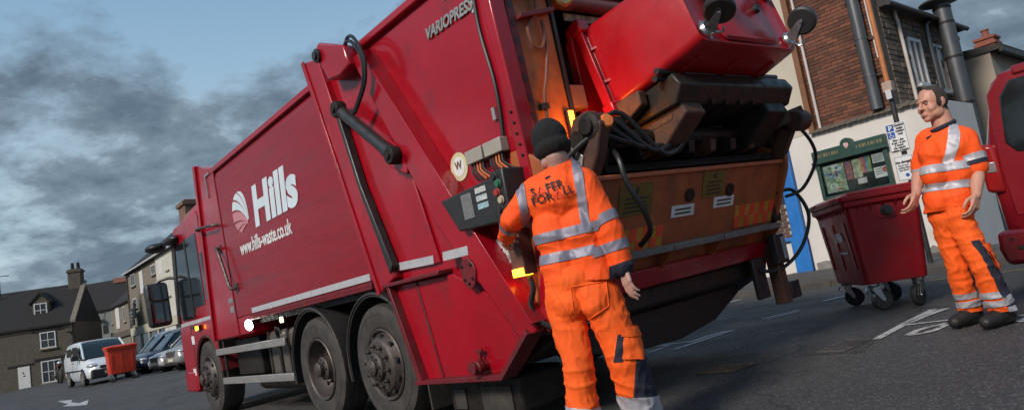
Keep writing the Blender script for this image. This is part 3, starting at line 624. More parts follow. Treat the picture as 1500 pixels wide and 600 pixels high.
    for k in range(4):
        rr_ = random.Random(k+3)
        P('lift_hose', MB().tube(spline([(-2.40, -.18-.05*k, 1.60), (-2.60, -.30-.08*k, 1.72+.05*k), (-2.66, -.50-.12*k, 1.66-.03*k), (-2.60, -.80-.15*k, 1.62+.02*k), (-2.50, -1.0-.2*k, 1.66)], 7), .017, 7), M['hose'], ar, 0)
    P('hanging_hose', MB().tube(spline([(-2.62, -.42, 1.62), (-2.70, -.36, 1.54), (-2.72, -.36, 1.40), (-2.74, -.42, 1.24), (-2.70, -.50, 1.10), (-2.58, -.52, 1.02)], 8), .017, 8), M['hose'], ar, 0)
    # ---- chassis
    P('chassis_rail', MB().box(-1.9, 5.6, -.95, -.85, .78, 1.05), gr)
    P('chassis_rail', MB().box(-1.9, 5.6, -1.65, -1.55, .78, 1.05), gr)
    P('sub_frame', MB().box(-1.0, 4.2, -1.75, -.75, 1.05, 1.20), gr)
    P('body_floor', MB().box(-.1, 3.4, -W+.06, -.07, 1.08, 1.199), gr, bv=0)
    for x in (1.31, 0.0, 5.01): P('axle', MB().tube([(x, -.15, .5), (x, -W+.15, .5)], .09, 10), gr, bv=0)
    tk = P('fuel_tank', MB().box(2.15, 3.05, -.75, -.16, .42, .96), mat('dull tank metal', (.16, .14, .12), .5, metal=.5, rvar=.2), bv=.06)
    for x in (2.3, 2.6, 2.9): P('tank_strap', MB().box(x, x+.05, -.76, -.15, .415, .965), gr, tk, .004)
    P('battery_box', MB().box(3.25, 4.15, -.7, -.15, .48, .95), gr, bv=.02)
    P('air_tank', MB().tube([(2.1, -.42, .36), (3.9, -.42, .36)], .12, 16), gr, bv=0)
    for z, nm in ((.785, 0), (.405, 1)):
        rl = P('side_rail', MB().box(2.05-.09*nm, 4.50-.12*nm, -.035, .0, z, z+.085), M['alu'], bv=.008)
        for x in (2.35, 3.2, 4.1): P('rail_arm', MB().box(x, x+.06, -.62, -.035, z+.02, z+.065), gr, rl, .004)
    for x in (2.30, 4.25): P('rail_post', MB().box(x, x+.06, -.06, -.036, .40, 1.0), gr, bv=.004)
    # work lamp
    wl_ = P('work_lamp', MB().lathe([(.02, -.09), (.05, -.07), (.068, -.02), (.068, 0), (.06, .0)], (2.99, .02, 1.085), (-.35, .93, -.1), 20), blk, bv=0)
    P('lamp_lens', MB().lathe([(.064, 0), (.062, .006), (0, .016)], (2.99, .02, 1.085), (-.35, .93, -.1), 20), M['lampwhite'], wl_, 0)
    P('lamp_stay', MB().box(2.96, 3.02, -.06, -.02, 1.06, 1.2), gr, wl_, 0)
    sl_ = P('side_marker', MB().box(1.96, 2.05, -.03, .0, 1.02, 1.10), blk, bv=.004)
    P('marker_lens', MB().box(1.965, 2.045, .0, .012, 1.03, 1.09), M['lampsmall'], sl_, .004)
    P('door_hook', MB().tube(spline([(2.2, .0, .90), (2.16, .03, .96), (2.08, .03, .98), (2.05, .02, .92)], 5), .012, 6), gr, bv=0)
    ld = bpy.data.lights.new('work_lamp_light', 'SPOT'); lo = bpy.data.objects.new('work_lamp_light', ld); COL.objects.link(lo); lo.parent = T
    ld.energy = 2.5; ld.spot_size = R(150); ld.spot_blend = .8; ld.color = (1, .95, .84); ld.shadow_soft_size = .05
    lo.location = (2.95, .12, 1.08); lo.rotation_euler = Vector((.25, -.93, .1)).to_track_quat('Z', 'Y').to_euler()
    la = bpy.data.lights.new('light_bar_light', 'POINT'); lao = bpy.data.objects.new('light_bar_light', la); COL.objects.link(lao); lao.parent = T
    la.energy = 3.2; la.color = (1, .30, .04); la.shadow_soft_size = .08; lao.location = (-2.37, -.50, 1.86)
    # ---- wheels
    def wheel(x, y, side, style, nm='wheel'):
        w = thing_part(nm, T, (x, y, .5), 0 if side > 0 else math.pi)
        ty = .30
        tyre = MB().lathe([(.30, -.30), (.40, -.315), (.47, -.30), (.505, -.26), (.508, -.06), (.495, -.015), (.46, .0), (.40, .004), (.315, -.01), (.298, -.03)], (0, 0, 0), (0, 1, 0), 48, False)
        t_ = tyre.build('tyre', M['rubber'], w, ang=.5)
        for k in range(3):
            r0 = .5095; y_ = -.10-.065*k
            MB().lathe([(r0, y_), (r0+.0005, y_+.004), (r0+.0005, y_+.008), (r0, y_+.012)], (0, 0, 0), (0, 1, 0), 48, False).build('tread_groove', blk, t_)
        MB().lathe([(.440, -.001), (.436, .0055), (.428, .0055), (.424, .002)], (0, 0, 0), (0, 1, 0), 48, False).build('sidewall_ring', M['rubber'], t_)
        if style == 'convex':
            pr = [(.300, -.05), (.305, -.005), (.295, .006), (.280, -.002), (.270, -.03), (.255, -.02), (.225, .03), (.20, .045), (.15, .05), (.12, .055), (.115, .085), (.09, .10), (0, .10)]
        else:
            pr = [(.300, -.05), (.305, -.005), (.295, .006), (.282, -.004), (.268, -.07), (.235, -.13), (.215, -.155), (.13, -.155), (.125, -.12), (.115, -.03), (.10, -.02), (.06, -.015), (.055, .0), (0, .0)]
        rm = MB().lathe([(0, -.22), (.298, -.21)]+pr, (0, 0, 0), (0, 1, 0), 40).build('rim', M['rim'], w, ang=.4)
        for k in range(10):
            a = k*math.pi/5+.2; rr_ = .168; yy = .05 if style == 'convex' else -.155
            MB().lathe([(.018, 0), (.018, .03), (.010, .034), (.010, .05), (0, .05)], (rr_*math.cos(a), yy, rr_*math.sin(a)), (0, 1, 0), 6).build('wheel_nut', M['rim'], rm)
        for k in range(10):
            a = k*math.pi/5+.5; yy = .012 if style == 'convex' else -.118; rr_ = .238
            q = MB().lathe([(.026, -.012), (.026, .006), (0, .006)], (0, 0, 0), (0, 1, 0), 10)
            q.v = [(v[0]+rr_*math.cos(a), v[1]+yy, v[2]+rr_*math.sin(a)) for v in q.v]; q.build('hand_hole', blk, rm)
        hc = MB().lathe([(.07, 0), (.07, .03), (.05, .045), (0, .05)], (0, .095 if style == 'convex' else -.002, 0), (0, 1, 0), 18).build('hub_cap', M['rim'], w)
        for k in range(8):
            a = k*math.pi/4; MB().lathe([(.010, 0), (.010, .012), (0, .014)], (.092*math.cos(a), .10 if style == 'convex' else -.02, .092*math.sin(a)), (0, 1, 0), 6).build('hub_bolt', M['rim'], hc)
        return w
    def thing_part(nm, par, loc, rz):
        o = bpy.data.objects.new(nm, None); COL.objects.link(o); o.parent = par; o.location = loc; o.rotation_euler = (0, 0, rz); o.empty_display_size = .1; return o
    wp = {}
    for x, st in ((0.0, 'convex'), (1.31, 'dish'), (5.01, 'convex')):
        wheel(x, -.03, 1, st); wheel(x, -W+.03, -1, st)
    # ---- mudguards
    def guard(x, r=.60, a0=-12, a1=192, w=.40, y=-.02, m=blk):
        n = 22; vs = []; fs = []
        for i in range(n+1):
            a = R(a0+(a1-a0)*i/n)
            for rr_, yy in ((r, y), (r, y-w), (r+.02, y-w), (r+.02, y+.012), (r-.02, y+.012)): vs.append((x+rr_*math.cos(a), yy, .50+rr_*math.sin(a)))
        for i in range(n):
            for j in range(5): fs.append((i*5+j, i*5+(j+1) % 5, (i+1)*5+(j+1) % 5, (i+1)*5+j))
        g = MB().add(vs, fs).build('mudguard', m, T)
        rim_ = []
        for i in range(n+1):
            a = R(a0+(a1-a0)*i/n); rim_.append((x+(r+.005)*math.cos(a), y+.018, .50+(r+.005)*math.sin(a)))
        MB().tube(rim_, .008, 6).build('guard_edge', M['rim'], g)
        return g
    guard(0.0); guard(1.31); guard(0, y=-W+.42); guard(1.31, y=-W+.42)
    P('mud_flap', MB().box(-.62, -.60, -.42, -.04, .12, .55), M['rubber'], bv=.004)
    # ---- cab
    cab = MB()
    cp_ = [(4.50, .55), (4.50, 2.72), (4.60, 2.79), (5.75, 2.74), (5.98, 2.62), (6.22, 1.35), (6.25, .9), (6.22, .34), (5.66, .34), (5.60, .62), (5.46, .90), (5.24, 1.06), (5.01, 1.10), (4.78, 1.06), (4.58, .90), (4.52, .72)]
    cab.prism(cp_, 'y', -W+.03, -.03); cb_ = P('cab_shell', cab, red, bv=.04, seg=3)
    P('cab_roof_fairing', MB().prism([(4.45, 2.78), (4.55, 2.90), (5.3, 2.86), (5.9, 2.70), (5.7, 2.735)], 'y', -W+.12, -.10), red, cb_, .03)
    gl = P('side_window', MB().prism([(4.72, 1.50), (4.70, 2.50), (5.72, 2.48), (5.88, 2.30), (6.08, 1.52), (5.95, 1.36), (5.3, 1.36), (5.2, 1.50)], 'y', -.04, -.022), M['glass'], cb_, .004)
    P('window_frame', MB().prism([(5.28, 1.37), (5.24, 2.50), (5.30, 2.50), (5.34, 1.37)], 'y', -.03, -.014), blk, gl, .002)
    P('side_window', MB().box(4.53, 4.64, -.04, -.022, 1.55, 2.2), M['glass'], cb_, .004)
    ws_ = MB().add([(6.235, -.10, 1.30), (6.235, -W+.10, 1.30), (6.01, -W+.12, 2.58), (6.01, -.12, 2.58)], [(0, 1, 2, 3)])
    P('windscreen', ws_, M['glass'], cb_, 0)
    P('door_seam', MB().box(5.62, 5.632, -.031, -.027, .62, 1.36), blk, cb_, 0)
    P('door_handle', MB().box(5.36, 5.52, -.028, -.005, 1.22, 1.26), blk, cb_, .006)
    P('pale_stripe', MB().box(4.56, 6.15, -.031, -.027, 1.285, 1.335), M['reflect'], cb_, 0)
    P('white_sticker', MB().box(5.52, 5.66, -.031, -.026, 1.0, 1.12), M['white'], cb_, 0)
    P('white_sticker', MB().box(5.68, 5.82, -.031, -.026, .55, .65), M['white'], cb_, 0)
    al = P('indicator', MB().box(5.08, 5.22, -.03, .01, 1.17, 1.25), blk, cb_, .006)
    P('amber_lens', MB().box(5.09, 5.19, .01, .03, 1.18, 1.24), M['amber'], al, .006)
    g = guard(5.01, r=.585, a0=8, a1=172, y=-.045, m=rd)
    P('cab_step', MB().box(4.48, 4.56, -.3, -.04, .42, .98), gr, bv=.01)
    P('front_bumper', MB().box(5.72, 6.32, -W+.02, -.02, .30, .62), red, bv=.04)
    for y in (-.35, -W+.35): P('headlamp', MB().lathe([(.10, 0), (.10, .01), (0, .02)], (6.32, y, .5), (1, 0, 0), 16), M['white'], cb_, 0)
    # mirrors: two arms, main mirror, wide angle mirror, kerb mirror
    am = P('mirror_arm', MB().tube(spline([(5.80, -.06, 2.50), (5.95, .05, 2.58), (6.10, .12, 2.58), (6.2, .16, 2.52)], 5), .028, 8), blk, cb_, 0)
    am2 = P('mirror_arm', MB().tube(spline([(6.0, -.06, 2.02), (6.1, .05, 2.06), (6.2, .16, 2.04), (6.24, .24, 1.98)], 5), .024, 8), blk, cb_, 0)
    mh = P('mirror_head', MB().box(6.14, 6.34, .06, .38, 1.36, 2.02), blk, cb_, .06, seg=3)
    P('mirror_glass', MB().box(6.134, 6.139, .10, .35, 1.42, 1.72), mat('mirror glass', (.30, .32, .33), .06, metal=1.), mh, .004)
    P('mirror_glass', MB().box(6.134, 6.139, .10, .35, 1.76, 1.98), mat('mirror glass', (.30, .32, .33), .06, metal=1.), mh, .004)
    P('mirror_head', MB().ell((6.22, .14, 2.55), (.20, .15, .075)), blk, cb_, 0)
    P('mirror_head', MB().ell((5.75, .02, 2.58), (.24, .09, .075)), blk, cb_, 0)
    P('pillar_trim', MB().prism([(5.74, 2.62), (5.92, 2.60), (6.24, 1.30), (6.12, 1.30)], 'y', -.03, -.008), blk, cb_, .01)
    return T
TRUCK = truck()
# ------------------------------------------------------------------ four wheeled waste bins; local x along the bin, -y its front, z up
def rrect(w, d, r, n=5):
    p = []
    for cx, cy, a0 in ((w/2-r, d/2-r, 0), (-w/2+r, d/2-r, 90), (-w/2+r, -d/2+r, 180), (w/2-r, -d/2+r, 270)):
        for i in range(n+1):
            a = R(a0+90*i/n); p.append((cx+r*math.cos(a), cy+r*math.sin(a)))
    return p
def loft(secs, cap0=True, cap1=True):
    n = len(secs[0]); vs = [v for s in secs for v in s]; fs = []
    for i in range(len(secs)-1):
        for j in range(n): fs.append((i*n+j, i*n+(j+1) % n, (i+1)*n+(j+1) % n, (i+1)*n+j))
    if cap0: fs.append(tuple(range(n-1, -1, -1)))
    if cap1: fs.append(tuple((len(secs)-1)*n+j for j in range(n)))
    return MB().add(vs, fs)
def make_bin(label, m, group, mw, lid_open=0., swivel=(0, 0, 0, 0), logo=False, far=False, detail_front=True, xs=1.0, trun=True):
    B = thing('wheeled_bin', label, 'bin', group=group, mw=mw)
    W, D = 1.26*xs, .70
    def S(w, d, r, z): return [(x, y, z) for x, y in rrect(w*xs, d, r)]
    secs = [S(1.02, .50, .05, .275), S(1.07, .55, .06, .262), S(1.085, .565, .06, .30), S(1.19, .655, .06, .93), S(1.195, .66, .06, 1.0), S(1.24, .70, .05, 1.01), S(1.27, .73, .05, 1.02), S(1.275, .735, .05, 1.065), S(1.20, .67, .05, 1.065), S(1.06, .53, .05, .32)]
    bd = loft(secs, True, True).build('bin_body', m, B, bevel=.005, ang=.7)
    mt = M['reddark'] if False else m
    # underside: raised pads, plug
    MB().add(*(lambda q: (q.v, q.f))(loft([S(.62, .50, .05, .262), S(.58, .46, .05, .245)]))).build('base_pad', m, bd, bevel=.006)
    MB().lathe([(.032, 0), (.032, -.03), (.02, -.032), (0, -.02)], (-.22, .02, .245), (0, 0, 1), 14).build('drain_plug', M['black'], bd)
    # ribs under the rim for the lift comb
    if not far:
        for k in range(11 if trun else 0):
            x = (-.50+.1*k)*xs; MB().prism([(-.325, .95), (-.360, 1.012), (-.325, 1.012)], 'x', x-.008, x+.008).build('rim_rib', m, bd, smooth=False)
        for sx in (-1, 1):
            for k in range(5 if trun else 2):
                y = (-.22+.11*k) if trun else (-.12+.26*k); MB().prism([(sx*.592*xs, .95), (sx*.63*xs, 1.012), (sx*.592*xs, 1.012)], 'y', y-.008, y+.008).build('rim_rib', m, bd, smooth=False)
            if trun: MB().lathe([(.055, 0), (.055, .02), (.03, .024), (.03, .07), (.04, .074), (.04, .085), (0, .086)], (sx*.585*xs, .02, .93), (sx, 0, 0), 16).build('trunnion', M['black'], bd)
            if trun: MB().box(sx*.585*xs, sx*.60*xs, -.06, .10, .86, 1.0).build('trunnion_plate', M['black'] if sx < 0 else m, bd, bevel=.006)
    if not trun:
        for sx in (-1, 1):
            for y in (-.33, .33): MB().box(sx*.56*xs, sx*.66*xs, y-.05, y+.05, .97, 1.07).build('rim_corner', m, bd, bevel=.012)
            MB().box(sx*.63*xs, sx*.648*xs, -.28, .28, .985, 1.06).build('rim_flange', m, bd, bevel=.006)
    if detail_front:
        for x in (-.42, -.02, .40):
            MB().add([(x*xs-.03, -.300, .40), (x*xs+.03, -.300, .40), (x*xs+.03, -.336, .88), (x*xs-.03, -.336, .88), (x*xs-.022, -.280, .42), (x*xs+.022, -.280, .42), (x*xs+.022, -.318, .88), (x*xs-.022, -.318, .88)],
                     [(0, 1, 2, 3), (7, 6, 5, 4), (0, 1, 5, 4), (1, 2, 6, 5), (2, 3, 7, 6), (3, 0, 4, 7)]).build('front_rib', m, bd, bevel=.006)
    # lid, hinged at the back edge
    pv = Vector((0, .355, 1.07)); rot = Matrix.Rotation(-lid_open, 4, 'X')
    lid = loft([S(1.30, .76, .05, 1.068), S(1.31, .77, .05, 1.075), S(1.31, .77, .05, 1.115), S(1.27, .73, .05, 1.128), S(1.18, .62, .06, 1.15), S(.9, .36, .08, 1.162)], True, True)
    me = lid.mesh('lid'); me.transform(Matrix.Translation(pv)@rot@Matrix.Translation(-pv)); ld = obj('lid', me, m, B, .006, True, .7)
    for sx in (-1, 1):
        e = MB().box(sx*.50*xs, sx*.655*xs, -.30, .28, 1.11, 1.15).mesh('lid_ridge'); e.transform(Matrix.Translation(pv)@rot@Matrix.Translation(-pv)); obj('lid_ridge', e, m, ld, .015)
        e = MB().box(sx*.30*xs, sx*.52*xs, -.395, -.37, 1.09, 1.125).mesh('lid_grip'); e.transform(Matrix.Translation(pv)@rot@Matrix.Translation(-pv)); obj('lid_grip', e, m, ld, .008)
        h = MB().tube([(sx*.40*xs-.06, .385, 1.075), (sx*.40*xs+.06, .385, 1.075)], .02, 8).build('hinge', m, bd)
    for i, (sx, sy) in enumerate(((-1, -1), (1, -1), (1, 1), (-1, 1))):
        cx, cy = sx*.46*xs, sy*.20; a = swivel[i]
        fk = MB()
        fk.lathe([(.055, .265), (.058, .25), (.05, .232), (.03, .228)], (0, 0, 0), (0, 0, 1), 16)
        fk.box(-.055, .055, -.045, .045, .255, .264)
        for q in (-1, 1):
            fk.prism([(-.02, .235), (.035, .235), (.075, .105), (.062, .082), (.04, .10), (-.03, .20)], 'y', q*.034, q*.038)
        fk.tube([(.055, -.045, .10), (.055, .045, .10)], .010, 8)
        fk.tube(spline([(-.03, 0, .235), (-.07, .0, .22), (-.085, .0, .19), (-.06, 0, .175)], 4), .008, 6)
        me = fk.mesh('castor_fork'); me.transform(Matrix.Translation((cx, cy, 0))@Matrix.Rotation(a, 4, 'Z')); f_ = obj('castor_fork', me, M['steel'], B, 0, True, .5)
        wh = MB().lathe([(.05, -.028), (.085, -.028), (.098, -.018), (.100, 0), (.098, .018), (.085, .028), (.05, .028)], (.055, 0, .10), (0, 1, 0), 24).mesh('castor_wheel')
        wh.transform(Matrix.Translation((cx, cy, 0))@Matrix.Rotation(a, 4, 'Z')); w_ = obj('castor_wheel', wh, M['black'], f_, 0, True, .5)
        if not far:
            for q in (-1, 1):
                e = MB().lathe([(.078, q*.0285), (.074, q*.0215), (.03, q*.0215), (.028, q*.031), (0, q*.031)], (.055, 0, .10), (0, 1, 0), 20).mesh('wheel_disc')
                e.transform(Matrix.Translation((cx, cy, 0))@Matrix.Rotation(a, 4, 'Z')); obj('wheel_disc', e, M['black'], w_, 0, True, .4)
    if logo:
        put(text_mesh('Hills', .125, bold=.005, shear=.12), 'lettering', M['white'], bd, (.02, -.319, .70), (1, 0, 0), (0, -.0955, .995))
        put(text_mesh('hills-waste.co.uk', .045, bold=.001), 'lettering', M['white'], bd, (-.03, -.306, .57), (1, 0, 0), (0, -.0955, .995))
        mb = MB()
        for k in range(3): mb.prism([(-.07+.02*k, .71+.02*k), (-.03, .74+.02*k), (.005, .72-.01*k), (-.02, .70-.012*k)], 'y', -.322-.0012*k, -.318-.0012*k)
        mb.build('logo_blade', M['white'], bd, smooth=False)
    return B
GB = 'red four wheeled waste bins'
tm = TRUCK.matrix_world.copy()
_bu, _dp = Vector((.977, 0, -.213)), Vector((.213, 0, .977))
_o = Vector((-3.09, -1.5, 2.17))+_dp*.275-_bu*.265
_lm = Matrix(((0, _dp.x, _bu.x, _o.x), (1, _dp.y, _bu.y, _o.y), (0, _dp.z, _bu.z, _o.z), (0, 0, 0, 1)))
make_bin('bright red wheeled bin held upside down by the truck lift, castors in the air', M['binred'], GB, tm@_lm, lid_open=R(12), swivel=(R(70), R(35), R(150), R(200)), xs=1.11, trun=False)
_c = G(3.56, 7.17)
make_bin('dark red wheeled bin with closed lid standing on the road beside the man', M['bindark'], GB, Matrix.Translation(_c)@Matrix.Rotation(R(-90-10), 4, 'Z'), logo=True, swivel=(R(60), R(100), R(-50), R(30)))
# ------------------------------------------------------------------ right hand street front
def sthing(name, label, cat, s, n, z=None, group=None):
    p = SN(s, n); p.z = zg(p.x, p.y) if z is None else z
    o = thing(name, label, cat, p, SROT, group); o['_s'] = s; return o, (s, n, p.z)
class SM(MB):
    """mesh given in street coordinates (s, n, z), stored relative to its thing"""
    def b(s, name, m, par, org, bevel=0, **k):
        s.v = [(v[0]-org[0], v[1]-org[1], v[2]-org[2]) for v in s.v]; return s.build(name, m, par, bevel=bevel, **k)
KN, WN = 10.7, 14.5
def zroad(s, n): p = SN(s, n); return zg(p.x, p.y)
slabm = mat('pavement slab', (.085, .074, .065), .85, col2=(.055, .048, .044), nscale=5, bump=.3, bscale=60, dirt=(.05, .045, .042), dscale=4, dlo=.55, dhi=.8, rand=.16)
kerbm = mat('stone kerb', (.085, .076, .066), .85, col2=(.05, .045, .04), nscale=6, bump=.3, bscale=50, rand=.12)
pv_root = thing('pavement', None, None, (0, 0, 0), SROT); pv_root['kind'] = 'structure'
base = MB()
for i in range(24):
    s0 = -26+1.6*i; z0 = zroad(s0, KN); z1 = zroad(s0+1.6, KN)
    base.add([(s0, KN+.15, z0-.05), (s0+1.6, KN+.15, z1-.05), (s0+1.6, WN+.2, z1-.05), (s0, WN+.2, z0-.05), (s0, KN+.15, z0+.085), (s0+1.6, KN+.15, z1+.085), (s0+1.6, WN+.2, z1+.122), (s0, WN+.2, z0+.122)],
             [(3, 2, 1, 0), (4, 5, 6, 7), (0, 1, 5, 4), (2, 3, 7, 6)])
base.build('pavement_base', mat('pavement joint', (.06, .055, .05), .9), pv_root, smooth=False)
kme = MB().box(-.446, .446, -.07, .075, -.12, .105).mesh('kerb_stone'); kme.materials.append(kerbm)
for i in range(26):
    s_ = -22+.9*i; o = bpy.data.objects.new('kerb_stone', kme); COL.objects.link(o); o.parent = pv_root
    o.location = (s_, KN+.07+random.uniform(-.006, .006), zroad(s_, KN)+random.uniform(-.006, .006))
    b = o.modifiers.new('bevel', 'BEVEL'); b.width = .012; b.segments = 2
sme = MB().box(-.445, .445, -.29, .29, -.05, .02).mesh('paving_slab'); sme.materials.append(slabm)
for i in range(20):
    for j in range(6):
        s_ = -17+.9*i+(.45 if j % 2 else 0); n_ = KN+.46+.60*j
        if n_ > WN-.25: continue
        o = bpy.data.objects.new('paving_slab', sme); COL.objects.link(o); o.parent = pv_root
        o.location = (s_, n_, zroad(s_, KN)+.088+.01*(n_-KN)+random.uniform(-.004, .004)); o.rotation_euler = (random.uniform(-.006, .006)+.01, random.uniform(-.006, .006), 0)
# --- rendered ground floor and cream block
def render_mat(name, c, stain):
    m = mat(name, c, .85, col2=tuple(x*.86 for x in c), nscale=1.2, bump=.35, bscale=70, dirt=stain, dscale=1.1, dlo=.58, dhi=.86); return m
whitew = render_mat('white rendered wall', (.66, .62, .57), (.44, .38, .31)); cream = render_mat('cream rendered wall', (.52, .46, .37), (.36, .30, .23))
pebble = mat('pebble dash', (.42, .35, .28), .9, col2=(.30, .25, .20), nscale=60, bump=.8, bscale=140, dirt=(.26, .22, .18), dscale=1.0, dlo=.5, dhi=.85)
blue = mat('blue painted timber', (.02, .17, .50), .45, col2=(.015, .13, .40), nscale=5, dirt=(.05, .12, .25), dscale=7, dlo=.6, dhi=.85)
brick = mat('old red brick', (.22, .062, .028), .85, col2=(.085, .034, .022), nscale=3.5, namt=.8, bump=.35, bscale=60, rand=.5, dirt=(.075, .055, .04), dscale=.9, dlo=.47, dhi=.66)
mortar = mat('dirty lime mortar', (.11, .085, .065), .9, col2=(.07, .055, .044), nscale=6, bump=.4, bscale=60)
brown = mat('brown timber', (.22, .085, .03), .6, col2=(.12, .05, .02), nscale=6, stretch=(6, 6, .8))
plw = mat('white plastic pipe', (.55, .50, .47), .45, col2=(.42, .37, .34), nscale=4)
gal = mat('weathered galvanised flue', (.12, .125, .13), .45, metal=.6, col2=(.075, .08, .085), nscale=3, stretch=(1, 1, .3), rvar=.15, dirt=(.09, .08, .075), dscale=1.6, dlo=.5, dhi=.85)
stonew = mat('dark rubble stone', (.15, .115, .085), .9, col2=(.07, .055, .045), nscale=9, namt=.9, bump=1., bscale=14, dirt=(.20, .16, .12), dscale=5, dlo=.5, dhi=.75)
tiles = mat('dark stone tiles', (.055, .05, .045), .9, col2=(.03, .028, .026), nscale=10, namt=.8, bump=.6, bscale=25)
winw = mat('white window paint', (.62, .61, .60), .5); pane_m = mat('window pane', (.03, .035, .04), .08, coat=.3)
ZP = zroad(-7, KN)+.13
bs, org = sthing('shop_building', 'white and cream rendered shop with red brick upper storey and blue shopfront', 'building', -8.0, WN)
SM().box(-7.52, -4.55, WN, WN+2.2, ZP-.2, 3.20).b('ground_floor_wall', whitew, bs, org, .01)
SM().box(-12.5, -7.80, WN, WN+.3, ZP-.2, 1.02).b('stall_riser', whitew, bs, org, .01)
SM().box(-12.5, -7.53, WN, WN+5, 3.45, 8.2).box(-7.53, -6.93, WN-.0, WN+5, 3.205, 8.2).b('upper_wall', cream, bs, org, .0)
SM().box(-12.5, -7.53, WN+.001, WN+.30, 3.05, 3.449).b('fascia', blue, bs, org, .01)
SM().box(-12.5, -7.8, WN+.25, WN+5, ZP, 3.05).b('shop_interior_wall', mat('dark interior', (.04, .035, .03), .9), bs, org)
SM().box(-7.82, -7.53, WN-.10, WN+.24, ZP-.1, 3.90).b('blue_post', blue, bs, org, .015)
SM().box(-7.86, -7.49, WN-.14, WN-.101, ZP-.1, 1.08).b('post_plinth', blue, bs, org, .01)
SM().box(-7.64, -7.62, WN-.106, WN-.10, ZP, 3.88).b('post_bead', blue, bs, org, .0)
SM().box(-12.4, -7.83, WN-.08, WN+.12, 1.021, 1.10).b('window_sill', blue, bs, org, .01)
SM().box(-12.4, -7.83, WN+.05, WN+.12, 2.6, 2.68).b('window_transom', blue, bs, org, .006)
SM().box(-12.4, -7.83, WN+.07, WN+.08, 1.85, 2.6).b('shop_window_pane', pane_m, bs, org)
bp_ = SM().box(-9.6, -7.83, WN+.08, WN+.2, 1.10, 1.84).b('brick_panel', mat('pale mortar', (.42, .39, .35), .9), bs, org)
bme = MB().box(-.105, .105, -.012, .06, -.031, .031).mesh('brick'); bme.materials.append(mat('brown brick', (.11, .055, .035), .8, col2=(.07, .04, .03), nscale=6, rand=.3, bump=.2))
for r_ in range(10):
    for c_ in range(8):
        s_ = -7.95-.225*c_-(.11 if r_ % 2 else 0)
        if s_ < -9.5: continue
        o = bpy.data.objects.new('brick', bme); COL.objects.link(o); o.parent = bp_; o.location = (s_-org[0], WN+.08-org[1], 1.137+.074*r_-org[2])
# plaster flaking at the foot of the wall
foot = mat('flaking plinth', (.30, .28, .26), .95, col2=(.12, .11, .10), nscale=7, namt=.9, bump=.9, bscale=30)
rg = random.Random(5); top = []; s_ = -7.45
while s_ < -4.6: top.append((s_, ZP+.10+rg.random()*.09)); s_ += .07
SM().prism([(-7.45, ZP-.1)]+top+[(top[-1][0], ZP-.1)], 'y', WN-.012, WN-.001).b('flaking_plinth', foot, bs, org)
# mossy tile ledge over the ground floor
led = mat('mossy tile ledge', (.075, .06, .045), .95, col2=(.16, .13, .10), nscale=9, namt=.8, bump=.8, bscale=25)
for k in range(22):
    a = -6.95+.112*k; h = rg.uniform(-.008, .008)
    SM().prism([(WN-.11, 3.17+h), (WN-.11, 3.21+h), (WN+.12, 3.29+h), (WN+.12, 3.21+h)], 'x', a, a+.106).b('ledge_tile', led, bs, org, .006)
# brick upper storey, set back a little
UB = WN+.12
uw = SM().box(-6.93, -5.25, UB, UB+.25, 3.215, 8.0).b('brick_wall', mortar, bs, org)
cells = []
for r_ in range(58):
    for c_ in range(9):
        s_ = -6.82+.225*c_-(.1125 if r_ % 2 else 0)
        if s_ < -6.94 or s_ > -5.25: continue
        z_ = 3.30+.0755*r_
        cells.append((s_, z_))
wall_b = MB().box(-.106, .106, -.014, .05, -.032, .032).mesh('brick'); wall_b.materials.append(brick)
near = sorted(cells, key=lambda c: c[1])[:300]; rest = MB()
for s_, z_ in cells:
    dp = rg.uniform(-.006, .006)
    if (s_, z_) in near:
        o = bpy.data.objects.new('brick', wall_b); COL.objects.link(o); o.parent = uw; o.location = (s_-org[0], UB-org[1]+dp, z_-org[2]); o.rotation_euler = (rg.uniform(-.02, .02), rg.uniform(-.015, .015), rg.uniform(-.03, .03))
    else: rest.box(s_-.106-org[0], s_+.106-org[0], UB-.014-org[1]+dp, UB+.05-org[1], z_-.032-org[2], z_+.032-org[2])
tag(rest.build('brick_courses', brick, uw, smooth=False), kind='stuff')
SM().box(-6.985, -6.86, UB-.14, UB+.02, 3.22, 8.1).b('corner_board', brown, bs, org, .008)
SM().tube([(-6.76, UB-.07, 3.26), (-6.76, UB-.07, 8.0)], .032, 10).b('downpipe', plw, bs, org)
big_ = SM().tube([(-5.52, UB-.18, 3.28), (-5.52, UB-.18, 8.3)], .115, 18).b('flue_pipe', gal, bs, org)
for z in (3.95, 4.72, 5.6, 6.5):
    SM().tube([(-5.52, UB-.18, z), (-5.52, UB-.18, z+.035)], .123, 18).b('flue_band', gal, big_, (0, 0, 0)).location = (-org[0], -org[1], -org[2])
    SM().box(-5.72, -5.32, UB-.10, UB-.06, z+.005, z+.03).b('flue_bracket', M['rim'], big_, (0, 0, 0)).location = (-org[0], -org[1], -org[2])
SM().box(-5.36, -5.27, UB-.03, UB+.02, 4.3, 6.2).b('corner_window_frame', winw, bs, org, .004)
